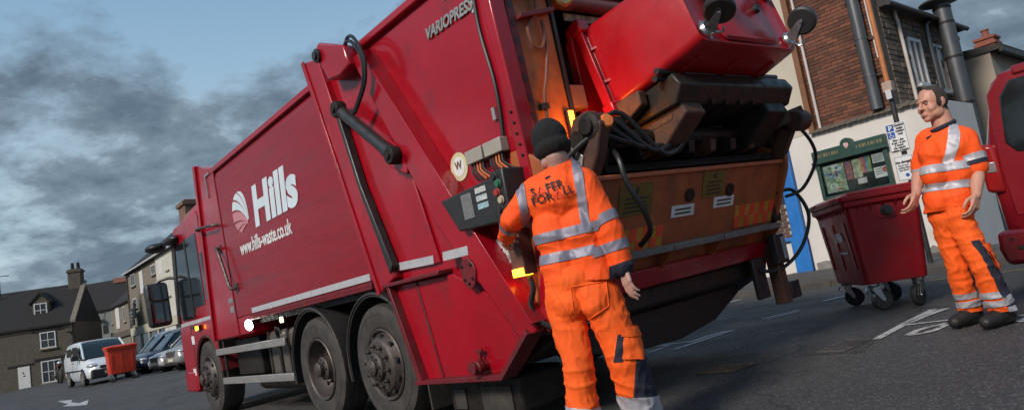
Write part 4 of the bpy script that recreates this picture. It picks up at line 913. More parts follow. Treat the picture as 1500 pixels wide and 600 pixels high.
# stone side wall running back from the corner, with two windows and pipes
SX = -5.25
SM().box(SX-.3, SX, UB+.251, 19.4, 2.6, 5.42).b('stone_side_wall', stonew, bs, org)
rs_ = random.Random(11); stn = []
stm = mat('rubble stone', (.17, .125, .09), .9, col2=(.08, .062, .05), nscale=6, namt=.8, bump=.5, bscale=40, rand=.45)
sw = bs.children[-1]
for r_ in range(23):
    n_ = UB+.27
    while n_ < 19.2:
        w = rs_.uniform(.14, .36); h = .112; z_ = 2.75+.115*r_
        if not ((15.95 < n_+w/2 < 16.75 and 3.75 < z_ < 4.95) or (17.15 < n_+w/2 < 18.15 and 3.65 < z_ < 4.95)):
            stn.append((n_, w, z_, h))
        n_ += w+.012
for n_, w, z_, h in stn[:300]:
    d = rs_.uniform(.008, .03)
    o = SM().add([(SX-.02, n_, z_), (SX-.02, n_+w, z_), (SX-.02, n_+w, z_+h), (SX-.02, n_, z_+h), (SX+d, n_+.012, z_+.01), (SX+d, n_+w-.012, z_+.012), (SX+d, n_+w-.014, z_+h-.012), (SX+d, n_+.01, z_+h-.01)],
                 [(3, 2, 1, 0), (4, 5, 6, 7), (0, 1, 5, 4), (1, 2, 6, 5), (2, 3, 7, 6), (3, 0, 4, 7)]).b('stone', stm, sw, (0, 0, 0), smooth=False)
    o.location = (-org[0], -org[1], -org[2])
def side_window(n0, n1, z0, z1):
    f = SM().box(SX, SX+.05, n0, n0+.07, z0, z1).box(SX, SX+.05, n1-.07, n1, z0, z1).box(SX, SX+.05, n0+.07, n1-.07, z0, z0+.07).box(SX, SX+.05, n0+.07, n1-.07, z1-.07, z1).box(SX, SX+.045, (n0+n1)/2-.03, (n0+n1)/2+.03, z0+.07, z1-.07).b('window_frame', winw, bs, org, .004)
    for a, b in ((n0+.07, (n0+n1)/2-.03), ((n0+n1)/2+.03, n1-.07)):
        SM().box(SX+.005, SX+.015, a, b, z0+.07, z1-.07).b('pane', pane_m, f, (0, 0, 0)).location = (-org[0], -org[1], -org[2])
    SM().box(SX, SX+.12, n0-.05, n1+.05, z0-.06, z0-.002).b('window_sill', winw, bs, org, .006)
side_window(16.0, 16.7, 3.80, 4.85); side_window(17.2, 18.1, 3.72, 4.85)
SM().tube(spline([(SX+.07, 15.55, 5.35), (SX+.07, 15.55, 5.2), (SX+.07, 15.6, 4.9), (SX+.07, 15.6, 3.0)], 5), .035, 10).b('downpipe', plw, bs, org)
SM().tube(spline([(SX+.12, 17.35, 5.45), (SX+.12, 17.33, 5.35), (SX+.12, 17.1, 5.25), (SX+.12, 17.0, 5.05), (SX+.12, 17.0, 4.2), (SX+.12, 17.0, 3.0)], 6), .05, 12).b('soil_pipe', gal, bs, org)
# roofs
SM().prism([(UB-.05, 8.0), (UB+.1, 8.35), (UB+3, 10.2), (UB+6, 8.3), (UB+6, 8.0)], 'x', -12.5, -5.2).b('roof', tiles, bs, org)
SM().prism([(SX+.20, 5.36), (SX+.20, 5.44), (SX-3, 7.2), (SX-3.0, 5.36)], 'y', UB+.30, 19.5).b('side_roof', tiles, bs, org)
SM().tube([(SX+.24, UB+.2, 5.36), (SX+.24, 19.4, 5.36)], .055, 8).b('gutter', M['black'], bs, org)
# free standing flue with cap
fl, fo = sthing('ventilation_flue', 'tall grey metal flue with a flat cap beside the stone wall', 'flue', -4.92, 17.6, 3.0)
SM().tube([(-4.92, 17.6, 0.3), (-4.92, 17.6, 5.66)], .175, 22).b('flue_pipe', gal, fl, fo)
for z in (3.35, 4.4, 5.2, 5.55): SM().tube([(-4.92, 17.6, z), (-4.92, 17.6, z+.05)], .186, 22).b('flue_band', M['grime'], fl, fo)
SM().lathe([(.20, 5.66), (.42, 5.72), (.43, 5.75), (.15, 5.86), (0, 5.87)], (-4.92, 17.6, 0), (0, 0, 1), 24).b('flue_cap', gal, fl, fo)
SM().tube([(-4.92, 17.6, 4.9), (-5.2, 17.5, 4.88)], .02, 6).b('flue_stay', M['rust'], fl, fo)
# pebble dashed building further back
pb, po = sthing('rendered_outbuilding', 'beige pebble dashed building with dark eaves behind the man', 'building', -5.1, 19.6)
SM().box(-9, -4.7, 19.45, 29, ZP-.1, 4.72).b('wall', pebble, pb, po)
SM().prism([(-4.45, 4.66), (-4.45, 4.78), (-7.0, 5.05), (-9.2, 4.9), (-9.2, 4.66)], 'y', 19.40, 29.2).b('roof', tiles, pb, po)
SM().box(-4.5, -4.42, 19.40, 29.2, 4.58, 4.70).b('gutter', M['black'], pb, po, .01)
# stone gable with brick chimney
gb_, go_ = sthing('stone_house', 'small stone gabled house with a red brick chimney behind the outbuilding', 'house', -4, 33)
gx, gy = -7.7, 30.0
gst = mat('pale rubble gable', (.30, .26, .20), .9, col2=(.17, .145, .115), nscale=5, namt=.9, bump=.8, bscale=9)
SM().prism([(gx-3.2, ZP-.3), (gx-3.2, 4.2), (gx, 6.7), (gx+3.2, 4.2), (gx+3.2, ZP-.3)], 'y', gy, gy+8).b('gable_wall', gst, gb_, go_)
SM().prism([(gx-3.4, 4.1), (gx, 6.75), (gx+3.4, 4.1), (gx+3.4, 4.28), (gx, 6.95), (gx-3.4, 4.28)], 'y', gy-.08, gy+8.1).b('roof', tiles, gb_, go_)
ch = SM().box(gx+.05, gx+.65, gy+.1, gy+.8, 6.0, 7.30).b('chimney', mat('chimney brick', (.30, .085, .05), .85, col2=(.17, .06, .04), nscale=5, namt=.8), gb_, go_, .02)
for dz in (6.98, 7.2): SM().box(gx+.0, gx+.70, gy+.05, gy+.85, dz, dz+.10).b('chimney_course', MATS['chimney brick'], ch, (0, 0, 0), .01).location = (-go_[0], -go_[1], -go_[2])
SM().lathe([(.14, 7.30), (.11, 7.55), (.14, 7.57), (.14, 7.62), (0, 7.62)], (gx+.35, gy+.45, 0), (0, 0, 1), 14).b('chimney_pot', MATS['chimney brick'], ch, (0, 0, 0)).location = (-go_[0], -go_[1], -go_[2])
h2, h2o = sthing('tiled_house', 'house with dark tiled roof at the right edge behind the red car', 'house', 2, 34)
SM().box(-2.6, 6, 36, 44, ZP, 5.6).b('wall', gst, h2, h2o); SM().prism([(35.6, 5.5), (40, 8.6), (44.4, 5.5)], 'x', -2.9, 6.2).b('roof', tiles, h2, h2o)
# --- notice board
nbd, no = sthing('notice_board', 'dark green notice board with arched header and pinned posters on white wall', 'notice board', -6.25, WN, 1.86)
green = mat('dark green paint', (.018, .055, .042), .45, col2=(.012, .04, .03), nscale=5, rvar=.1)
a0, a1, z0, z1 = -6.97, -5.52, 1.80, 2.80
SM().box(a0+.04, a1-.04, WN-.05, WN, z0, 2.52).b('backboard', mat('dark pin board', (.025, .03, .028), .8), nbd, no)
SM().box(a0, a0+.08, WN-.10, WN-.002, z0, 2.52).b('frame_side', green, nbd, no, .008); SM().box(a1-.08, a1, WN-.10, WN-.002, z0, 2.52).b('frame_side', green, nbd, no, .008); SM().box(a0, a1, WN-.10, WN-.002, z0-.06, z0-.001).b('frame_bottom', green, nbd, no, .008)
cx_ = (a0+a1)/2
SM().prism([(a0-.03, 2.53), (a1+.03, 2.53), (a1+.03, 2.78)]+[(cx_+.13*math.cos(R(t)), 2.78+.12*math.sin(R(t))) for t in range(0, 181, 15)]+[(a0-.03, 2.78)], 'y', WN-.12, WN-.002).b('header', green, nbd, no, .008)
SM().box(a0-.05, a1+.05, WN-.16, WN-.002, 2.50, 2.56).b('header_moulding', green, nbd, no, .01)
gold = mat('dull gilt letters', (.20, .16, .07), .5)
def sput(me, name, m, par, o, s, n, z): return put(me, name, m, par, (s-o[0], n-o[1], z-o[2]), (1, 0, 0), (0, 0, 1))
for sg_ in (-1, 1):
    for k in range(9):   # worn gilt letters, too faint to read: single strokes
        s_ = cx_+sg_*(.20+.058*k); SM().box(s_-.016, s_+.004+.012*(k % 3), WN-.1215, WN-.120, 2.63, 2.70).b('worn_letter', gold, nbd, no)
cr = mat('crest white', (.6, .55, .52), .5, col2=(.5, .12, .10), nscale=25, namt=.3)
SM().prism([(cx_-.045, 2.80), (cx_+.045, 2.80), (cx_+.045, 2.74), (cx_, 2.68), (cx_-.045, 2.74)], 'y', WN-.128, WN-.1205).b('crest', cr, nbd, no)
def poster(s0, s1, z0, z1, col, col2, sc_, rot=0):
    return SM().box(s0, s1, WN-.056, WN-.051, z0, z1).b('poster', mat('poster %.2f %.2f' % (s0, z0), tuple(min(.8, x*1.25) for x in col), .6, col2=tuple(min(.8, x*1.25) for x in col2), nscale=sc_, namt=.25), nbd, no)
p1 = poster(-6.85, -6.42, 1.86, 2.43, (.50, .56, .50), (.16, .22, .10), 9)
rp_ = random.Random(3)
for k in range(26):
    s_, z_ = rp_.uniform(-6.83, -6.48), rp_.uniform(1.88, 2.36); c = rp_.choice([(.12, .25, .05), (.5, .12, .08), (.15, .3, .5), (.6, .6, .55), (.05, .1, .05), (.55, .4, .1), (.1, .12, .3)])
    w_ = rp_.uniform(.03, .09)
    SM().box(s_, s_+w_, WN-.0565-.0006*(k+1), WN-.056, z_, z_+rp_.uniform(.02, .07)).b('poster_picture', mat('pic %d%d%d' % tuple(int(x*99) for x in c), c, .6, col2=tuple(x*.5 for x in c), nscale=30), p1, (0, 0, 0)).location = (-no[0], -no[1], -no[2])
p2 = poster(-6.40, -6.27, 2.05, 2.42, (.10, .05, .12), (.35, .12, .08), 16); poster(-6.25, -6.08, 2.05, 2.43, (.42, .44, .30), (.18, .22, .12), 12)
for k, c in enumerate([(.5, .2, .08), (.45, .1, .2), (.1, .3, .35), (.3, .42, .1)]): poster(-6.075+.05*k, -6.03+.05*k, 2.12-.0*k, 2.44, c, tuple(x*.5 for x in c), 10)
p3 = poster(-5.84, -5.60, 2.26, 2.44, (.62, .60, .56), (.50, .48, .46), 30); p4 = poster(-5.85, -5.56, 1.96, 2.17, (.66, .64, .60), (.60, .58, .55), 20); p5 = poster(-6.20, -6.02, 1.92, 2.03, (.62, .6, .58), (.5, .48, .46), 40)
SM().lathe([(.05, 0), (.05, .004), (.034, .004), (.034, .001)], (-5.64, WN-.056, 2.10), (0, -1, 0), 16).b('poster_mark', mat('print red', (.5, .1, .05), .6), p4, (0, 0, 0)).location = (-no[0], -no[1], -no[2])
pk = mat('grey print', (.18, .17, .17), .7)
for k in range(3): SM().box(-5.82, -5.70, WN-.058, WN-.0565, 2.125-.05*k, 2.14-.05*k).b('poster_text_line', pk, p4, (0, 0, 0)).location = (-no[0], -no[1], -no[2])
for k in range(4): SM().box(-5.82, -5.64, WN-.058, WN-.0565, 2.40-.035*k, 2.41-.035*k).b('poster_text_line', pk, p3, (0, 0, 0)).location = (-no[0], -no[1], -no[2])
SM().box(a0+.08, a1-.08, WN-.075, WN-.071, z0, 2.50).b('glazing', mat('clear pane', (.9, .95, .95), .02, trans=1., ior=1.05), nbd, no)
# --- sign post with two parking plates
NP = 11.35; SPX = -4.11
zp = zroad(SPX, KN)+.13
po_, pg = sthing('sign_post', 'black sign post with parking plates, warm orange light painted on its top', 'sign', SPX, NP, zp)
SM().tube([(SPX, NP, zp), (SPX, NP, 3.10)], .038, 14).b('post', M['black'], po_, pg)
SM().tube([(SPX, NP, 3.10), (SPX, NP, 5.2)], .038, 14).b('post_upper', mat('post with painted orange light', (.50, .17, .05), .4), po_, pg)  # warm reflected light on the upper post is put into its base colour
SM().box(SPX-.07, SPX+.07, NP-.07, NP+.07, 2.98, 3.14).b('lamp_box', mat('pale box', (.42, .30, .24), .5), po_, pg, .01)
SM().box(SPX-.03, SPX+.05, NP-.10, NP-.07, 2.86, 3.0).b('box_plate', winw, po_, pg, .004)
def plate_sign(s0, s1, z0, z1, nm):
    bk_ = SM().box(s0, s1, NP-.062, NP-.054, z0, z1).b(nm, M['white'], po_, pg, .004)
    e = .012
    for q in ((s0+e, s1-e, z0+e, z0+e+.006), (s0+e, s1-e, z1-e-.006, z1-e), (s0+e, s0+e+.006, z0+e, z1-e), (s1-e-.006, s1-e, z0+e, z1-e)):
        SM().box(q[0], q[1], NP-.0635, NP-.062, q[2], q[3]).b('border_line', M['black'], bk_, (0, 0, 0)).location = (-pg[0], -pg[1], -pg[2])
    for zz in (z0+.1, z1-.1): SM().box(SPX-.06, SPX+.06, NP-.054, NP+.045, zz, zz+.03).b('clamp', M['rim'], po_, pg)
    return bk_
q1 = plate_sign(SPX-.165, SPX+.125, 2.045, 2.49, 'parking_plate'); q2 = plate_sign(SPX-.15, SPX+.125, 1.60, 1.985, 'parking_plate')
bl_ = mat('sign blue', (.015, .09, .36), .4); tx = mat('sign black print', (.02, .02, .02), .5)
for z_ in (2.375, 2.265): SM().box(SPX-.145, SPX-.045, NP-.0655, NP-.062, z_, z_+.095).b('blue_square', bl_, q1, (0, 0, 0)).location = (-pg[0], -pg[1], -pg[2])
def st(txt, size, s, z, m, par, al='CENTER', bold=.002, n=NP-.068): return sput(text_mesh(txt, size, bold=bold, ext=.0008, align=al), 'lettering', m, par, pg, s, n, z)
st('P', .105, SPX-.095, 2.386, M['white'], q1, bold=.003)
# wheelchair symbol: head, back, seat, wheel
wc = [[(-.105, 2.336), (-.100, 2.31), (-.075, 2.308), (-.062, 2.285)]]
for pts in wc: SM().tube([(SPX+a, NP-.067, b) for a, b in pts], .005, 6).b('wheelchair_symbol', M['white'], q1, (0, 0, 0)).location = (-pg[0], -pg[1], -pg[2])
SM().tube([(SPX-.095+.027*math.cos(R(t)), NP-.067, 2.300+.027*math.sin(R(t))) for t in range(100, 350, 20)], .0045, 6).b('wheelchair_symbol', M['white'], q1, (0, 0, 0)).location = (-pg[0], -pg[1], -pg[2])
SM().lathe([(.008, 0), (.008, .003), (0, .003)], (SPX-.106, NP-.0655, 2.347), (0, -1, 0), 10).b('wheelchair_symbol', M['white'], q1, (0, 0, 0)).location = (-pg[0], -pg[1], -pg[2])
for k, t_ in enumerate(('Disabled', 'badge', 'holders', 'only')): st(t_, .040, SPX+.035, 2.435-.044*k, tx, q1)
for k, t_ in enumerate(('Mon - Sat', '8 am - 6 pm', '3 hours', 'No return', 'within 3 hours')): st(t_, .040, SPX-.02, 2.215-.040*k, tx, q1)
st('No change?', .047, SPX-.015, 1.87, tx, q2, bold=.003)
for k, t_ in enumerate(('Pay for your', 'parking using', 'your phone')): st(t_, .030, SPX-.03, 1.825-.036*k, tx, q2, bold=.001)
SM().box(SPX+.07, SPX+.10, NP-.0655, NP-.062, 1.76, 1.83).b('phone_symbol', tx, q2, (0, 0, 0)).location = (-pg[0], -pg[1], -pg[2])
SM().lathe([(.028, 0), (.028, .003), (0, .003)], (SPX+.0, NP-.062, 1.68), (0, -1, 0), 16).b('blue_roundel', bl_, q2, (0, 0, 0)).location = (-pg[0], -pg[1], -pg[2])
# black cast iron bollard foot seen between bin and man
bo, bg_ = sthing('bollard', 'slim black iron bollard on the pavement between the bin and the man', 'bollard', -3.55, 11.2)
zb_ = zroad(-3.55, KN)+.10
SM().lathe([(.11, zb_), (.11, zb_+.06), (.08, zb_+.09), (.07, zb_+.25), (.055, zb_+.9), (.075, zb_+.93), (.06, zb_+1.0), (0, zb_+1.04)], (-3.55, 11.2, 0), (0, 0, 1), 16).b('shaft', M['black'], bo, bg_)
SM().lathe([(.085, zb_+.30), (.085, zb_+.34)], (-3.55, 11.2, 0), (0, 0, 1), 16).b('collar', M['black'], bo, bg_)
# ------------------------------------------------------------------ helpers that turn a pixel of the photograph into a place on a known plane
def pray(px, py): return _right*((px-750)/FPX)+_up*((300-py)/FPX)+_f
CAMP = Vector((0, 0, CAMH))
def AD(px, py, D):
    d = pray(px, py); return CAMP+d*(D/d.y)
class Fac:
    """vertical facade plane through two ground points; local u along it, v into the building"""
    def __init__(s, A, B):
        s.A = Vector((A[0], A[1], 0)); s.ux = (Vector((B[0], B[1], 0))-s.A).normalized(); s.uy = Vector((0, 0, 1)).cross(s.ux)
        s.rz = math.atan2(s.ux.y, s.ux.x)
    def uv(s, px, py, v=0.):
        d = pray(px, py); k = ((s.A-CAMP).dot(s.uy)+v)/d.dot(s.uy); P = CAMP+d*k; return (P-s.A).dot(s.ux), P.z
    def W(s, u, v, z): return s.A+s.ux*u+s.uy*v+Vector((0, 0, z))
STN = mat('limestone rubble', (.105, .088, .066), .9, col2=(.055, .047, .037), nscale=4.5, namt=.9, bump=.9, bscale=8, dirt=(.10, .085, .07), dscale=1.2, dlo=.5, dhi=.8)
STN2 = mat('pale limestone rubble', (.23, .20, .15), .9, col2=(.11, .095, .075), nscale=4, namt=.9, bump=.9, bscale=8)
DKT = mat('dark stone slate roof', (.018, .016, .015), .9, col2=(.010, .009, .009), nscale=6, namt=.9, bump=.8, bscale=10)
GRW = mat('pale grey render', (.19, .205, .195), .9, col2=(.15, .165, .16), nscale=2, bump=.2)
def win(par, u0, u1, z0, z1, cols=2, rows=2, v=0., sill=True, bar=.04, fr=.07, m=None):
    m = m or winw; w, h = u1-u0, z1-z0; f = MB()
    f.box(u0, u0+fr, v-.06, v+.05, z0, z1).box(u1-fr, u1, v-.06, v+.05, z0, z1).box(u0+fr, u1-fr, v-.06, v+.05, z0, z0+fr).box(u0+fr, u1-fr, v-.06, v+.05, z1-fr, z1)
    iw = (w-2*fr); ih = h-2*fr
    for c in range(1, cols): x = u0+fr+iw*c/cols; f.box(x-bar/2, x+bar/2, v-.055, v+.05, z0+fr, z1-fr)
    for r_ in range(1, rows):
        z = z0+fr+ih*r_/rows
        for c in range(cols): f.box(u0+fr+iw*c/cols+bar/2, u0+fr+iw*(c+1)/cols-bar/2, v-.05, v+.05, z-bar/2, z+bar/2)
    fo = f.build('window_frame', m, par, smooth=False)
    for c in range(cols):
        for r_ in range(rows):
            MB().box(u0+fr+iw*c/cols+bar*.5, u0+fr+iw*(c+1)/cols-bar*.5, v-.022, v-.012, z0+fr+ih*r_/rows+bar*.5, z0+fr+ih*(r_+1)/rows-bar*.5).build('pane', pane_m, fo, smooth=False)
    if sill: MB().box(u0-.08, u1+.08, v-.14, v, z0-.09, z0-.002).build('window_sill', STN2, par, smooth=False)
    return fo
def fpx(F, a, b, v=0.):     # pixel box -> u0,u1,z0,z1
    u0, z1 = F.uv(*a, v); u1, z0 = F.uv(*b, v); return u0, u1, z0, z1
# --- stone cottage at the left edge
A = AD(-60, 560, 47); B = AD(112, 545, 49)
F1 = Fac(A, B); g0 = zg(A.x, A.y)-.1
co = thing('stone_cottage', 'dim stone cottage with white door, two white windows and a roof dormer', 'house', F1.A+Vector((0, 0, 0)), F1.rz)
uR = F1.uv(113, 520)[0]; ze = F1.uv(55, 478)[1]; zr = F1.uv(45, 424, 3.2)[1]
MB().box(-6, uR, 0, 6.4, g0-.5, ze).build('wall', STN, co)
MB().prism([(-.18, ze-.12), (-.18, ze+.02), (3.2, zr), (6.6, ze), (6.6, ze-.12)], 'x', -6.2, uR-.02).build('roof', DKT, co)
rf = co.children[-1]
MB().prism([(-.22, ze-.05), (-.22, ze+.12), (3.2, zr+.17), (3.2, zr)], 'x', uR-.20, uR+.12).build('gable_coping', STN2, co)
uc, zc_ = F1.uv(94, 396, 3.2)
chm = MB().box(uR-1.0, uR-.15, 2.75, 3.65, zr-.6, zc_).build('chimney', STN, rf, bevel=.03)
MB().box(uR-1.08, uR-.07, 2.68, 3.72, zc_-.25, zc_-.12).build('chimney_cap', STN, chm)
# flush wall top courses
MB().box(-6.02, uR+.02, -.05, -.001, ze-.32, ze-.2).build('eaves_course', STN, co)
for k in range(2): MB().lathe([(.13, 0), (.10, .45), (.12, .48), (0, .48)], (uR-.75+.38*k, 3.2, zc_), (0, 0, 1), 12).build('chimney_pot', DKT, chm)
u0, u1, z0, z1 = fpx(F1, (58, 487), (83, 507)); win(co, u0, u1, z0, z1, 2, 2); MB().box(u0-.5, u1+.5, -.06, -.002, z1+.06, z1+.26).build('lintel', DKT, co)
u0, u1, z0, z1 = fpx(F1, (60, 529), (92, 556)); win(co, u0, u1, z0, z1, 3, 2); MB().box(u0-.4, u1+.6, -.05, -.002, z1+.04, z1+.22).build('lintel', DKT, co)
u0, z1 = F1.uv(26, 538); u1, z0 = F1.uv(46, 568)
dr = MB().box(u0, u1, -.05, .02, g0, z1).build('door', winw, co); MB().box(u0+.42*(u1-u0), u0+.62*(u1-u0), -.06, -.05, g0+.95, g0+1.02).build('letter_box', M['black'], dr, smooth=False); MB().box(u0+.42*(u1-u0), u0+.48*(u1-u0), -.085, -.05, g0+1.15, g0+1.25).build('door_knocker', M['black'], dr)
MB().box(u0-.6, u1+.25, -.04, -.002, z1+.03, z1+.16).build('lintel', DKT, co)
# dormer
u0, u1, z0, z1 = fpx(F1, (49, 445), (70, 463), .9)
dm = MB().prism([(u0-.12, z0-.1), (u0-.12, z1+.05), ((u0+u1)/2, z1+.62), (u1+.12, z1+.05), (u1+.12, z0-.1)], 'y', .95, 3.0).build('dormer', STN, rf)
MB().prism([(u0-.3, z1-.05), ((u0+u1)/2, z1+.66), (u1+.3, z1-.05), (u1+.3, z1+.07), ((u0+u1)/2, z1+.80), (u0-.3, z1+.07)], 'y', .85, 3.2).build('dormer_roof', DKT, rf)
for ch_ in (win(co, u0, u1, z0, z1, 2, 2, v=.93, sill=False),): ch_.name = 'dormer_window'
MB().tube([(uR-.15, -.08, g0), (uR-.15, -.08, ze-.1)], .05, 8).build('downpipe', M['black'], co)
MB().lathe([(.02, -.05), (.16, -.10), (.16, -.14), (0, -.16)], (uR-.35, -.2, F1.uv(105, 487)[1]), (0, 0, -1), 10).build('wall_lamp', M['black'], co)
# --- tv aerial on the neighbouring roof, far left
tv = thing('tv_aerial', 'thin rooftop television aerial at the far left edge', 'aerial', AD(2, 452, 50), 0)
MB().tube([(0, 0, -1.5), (0, 0, 2.5)], .035, 6).build('mast', M['black'], tv)
MB().tube([(-.2, 0, 2.35), (.75, 0, 2.3)], .022, 6).build('boom', M['black'], tv)
for k in range(5): MB().tube([(-.1+.18*k, -.2, 2.34), (-.1+.18*k, .2, 2.34)], .014, 5).build('element', M['black'], tv)
MB().box(-.5, .16, -.4, .4, -3.2, -1.0).build('chimney_stack', STN, tv)
# --- grey rendered house behind
F2 = Fac(AD(100, 545, 66), AD(190, 535, 66)); g2 = zg(F2.A.x, F2.A.y)
wh = thing('rendered_house', 'pale grey rendered house with dark roof between the stone buildings', 'house', F2.A, F2.rz)
u1 = F2.uv(196, 500)[0]; ze = F2.uv(135, 456)[1]; zr = F2.uv(140, 414, 3.)[1]
MB().box(.0, u1, 0, 6, g2-.5, ze).build('wall', GRW, wh); MB().prism([(-.2, ze-.1), (-.2, ze+.02), (3., zr), (6.2, ze), (6.2, ze-.1)], 'x', -.3, u1+3).build('roof', DKT, wh)
a, b, c, d = fpx(F2, (151, 476), (159, 489)); win(wh, a, b, c, d, 2, 2, m=M['black'])
MB().box(F2.uv(150, 489)[0], F2.uv(168, 489)[0], -.6, -.02, g2, F2.uv(155, 489)[1]).build('porch', GRW, wh)
la_, lz = F2.uv(146, 466); lp = MB().tube([(la_+.6, 0, lz+.45), (la_, -.5, lz+.45), (la_, -.5, lz+.30)], .03, 6).build('lamp_bracket', M['black'], wh)
MB().lathe([(.05, .30), (.10, .22), (.34, .0), (.32, -.03), (.12, -.02), (.09, -.12), (0, -.13)], (la_, -.5, lz), (0, 0, 1), 14).build('lamp_shade', M['black'], lp)
ru, rz_ = F2.uv(178, 412, 2.8); MB().box(ru-.6, ru+.7, 2.4, 3.3, zr-.4, rz_+.4).build('chimney', mat('old chimney brick', (.22, .10, .07), .9), wh)
# --- tall stone terrace on the far side of the square: facade parallel to the street
NF = 12.4
def onN(px, py, n):
    d = pray(px, py); k = (n-CAMP.dot(NV))/d.dot(NV); P = CAMP+d*k; return P.dot(SV), P.z
def nbox(a, b, n=NF):
    s0, z1 = onN(*a, n); s1, z0 = onN(*b, n); return s0, s1, z0, z1
sc_, zev = onN(186, 401, NF); gz = zroad(sc_, NF)
th, to = sthing('stone_terrace_house', 'tall limestone house with white windows and hanging sign behind the parked cars', 'house', sc_, NF)
LF = sc_+42
zev2 = zev-.0
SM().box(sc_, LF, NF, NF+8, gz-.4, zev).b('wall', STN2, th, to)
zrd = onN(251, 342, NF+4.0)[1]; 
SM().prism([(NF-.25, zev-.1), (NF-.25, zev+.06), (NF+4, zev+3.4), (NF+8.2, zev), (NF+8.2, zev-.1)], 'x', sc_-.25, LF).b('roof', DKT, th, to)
rof = th.children[-1]
SM().tube([(sc_-.2, NF-.32, zev-.05), (LF, NF-.32, zev-.05)], .07, 8).b('gutter', winw, th, to)
SM().tube([(sc_+.12, NF-.1, gz), (sc_+.12, NF-.1, zev)], .06, 8).b('downpipe', M['rim'], th, to)
def rel(mb, name, m, par): return mb.b(name, m, par, to)
def twin(a, b, cols=1, rows=2, frm=None):
    s0, s1, z0, z1 = nbox(a, b)
    # frame coordinates local to the house
    return win(th, s0-to[0], s1-to[0], z0-to[2], z1-to[2], cols, rows, v=NF-to[1], m=frm)
twin((191.5, 403), (199, 417), 2, 1); twin((221.5, 389), (229, 400), 2, 1); twin((216, 426), (224, 451), 1, 2)
twin((195, 438), (202, 450), 1, 2); twin((243, 377), (249, 394), 2, 3); twin((246, 412), (252, 432), 2, 3); twin((232, 432), (238, 452), 2, 3); twin((262, 372), (270, 390), 2, 3); twin((266, 408), (274, 430), 2, 3)
for a, b in (((204, 398), (212, 428)), ((232, 382), (239, 400))):
    s0, s1, z0, z1 = nbox(a, b); SM().box(s0, s1, NF-.06, NF-.002, z0, z1).b('blind_window', winw, th, to, .01)
s0, s1, z0, z1 = nbox((228, 384), (300, 470)); SM().box(s0, LF, NF-.05, NF-.001, gz, zev-.02).b('rendered_bay', mat('cream front', (.50, .49, .42), .85, col2=(.42, .41, .35), nscale=3), th, to)
# hanging sign
s0, s1, z0, z1 = nbox((199, 452), (207, 474))
sg = SM().box(s0, s1, NF-.5, NF-.42, z0, z1).b('hanging_sign', M['black'], th, to, .02)
for k in range(4): SM().box(s0+.2, s1-.2, NF-.505, NF-.5, z0+.5*(k+.6)*(z1-z0)/2.4, z0+.5*(k+.6)*(z1-z0)/2.4+.10).b('sign_line', mat('dim sign letters', (.25, .24, .2), .6), sg, to)
sg2 = SM().box(s1+.15, s1+.75, NF-.5, NF-.42, z0+.5, z1+.4).b('hanging_sign', M['black'], th, to, .02)
# shop front
s0, s1, z0, z1 = nbox((190, 480), (300, 492)); cf = mat('cream shopfront', (.46, .44, .34), .7)
zsf = onN(205, 484, NF)[1]
SM().box(sc_+.4, LF, NF-.22, NF-.052, zsf-.3, zsf+.35).b('shop_fascia', cf, th, to, .01)
for k in range(9):
    a = sc_+.5+3.0*k; SM().box(a, a+.3, NF-.18, NF-.052, gz, zsf-.301).b('shop_pilaster', cf, th, to, .01)
    SM().box(a+.32, a+2.95, NF-.08, NF-.052, gz+.5, zsf-.32).b('shop_window', pane_m, th, to)
SM().lathe([(1.5, 0), (1.5, .1), (0, .1)], (onN(252, 470, NF)[0], NF-.05, zsf-.6), (0, -1, 0), 24).b('arched_doorway', winw, th, to)
ch2s, ch2z = onN(280, 294, NF+4); chim2 = SM().box(ch2s-1.0, ch2s+.9, NF+3.2, NF+4.6, zev+2.6, ch2z).b('chimney', mat('brick stack', (.20, .11, .07), .9, col2=(.12, .07, .05), nscale=6), th, to, .05)
SM().box(ch2s-1.15, ch2s+1.05, NF+3.05, NF+4.75, ch2z-.45, ch2z-.15).b('chimney_cap', MATS['brick stack'], chim2, (to[0], to[1], to[2]))
# small wing to the left
s0, zE = onN(159, 453, NF+.3); wg, wo_ = sthing('stone_wing', 'low stone cottage wing with white shuttered windows beside the tall house', 'house', s0, NF+.3)
SM().box(s0, sc_-.02, NF+.3, NF+5, gz-.4, zE).b('wall', STN2, wg, wo_); SM().prism([(NF+.05, zE-.1), (NF+.05, zE+.05), (NF+3.2, zE+2.6), (NF+5.4, zE)], 'x', s0-.2, sc_-.03).b('roof', DKT, wg, wo_)
for a, b, solid in (((161.5, 456), (166, 474), 0), ((169, 451), (177, 480), 1), ((180, 449), (185, 470), 0)):
    q0, q1, q2, q3 = nbox(a, b, NF+.3)
    if solid: SM().box(q0, q1, NF+.24, NF+.298, q2, q3).b('white_shutter', winw, wg, wo_, .02)
    else: win(wg, q0-wo_[0], q1-wo_[0], q2-wo_[2], q3-wo_[2], 2, 1, v=NF+.3-wo_[1])
zz = onN(170, 491, NF+.3)[1]; SM().box(s0, sc_-.05, NF+.1, NF+.298, zz-.3, zz+.2).b('fascia', STN, wg, wo_)
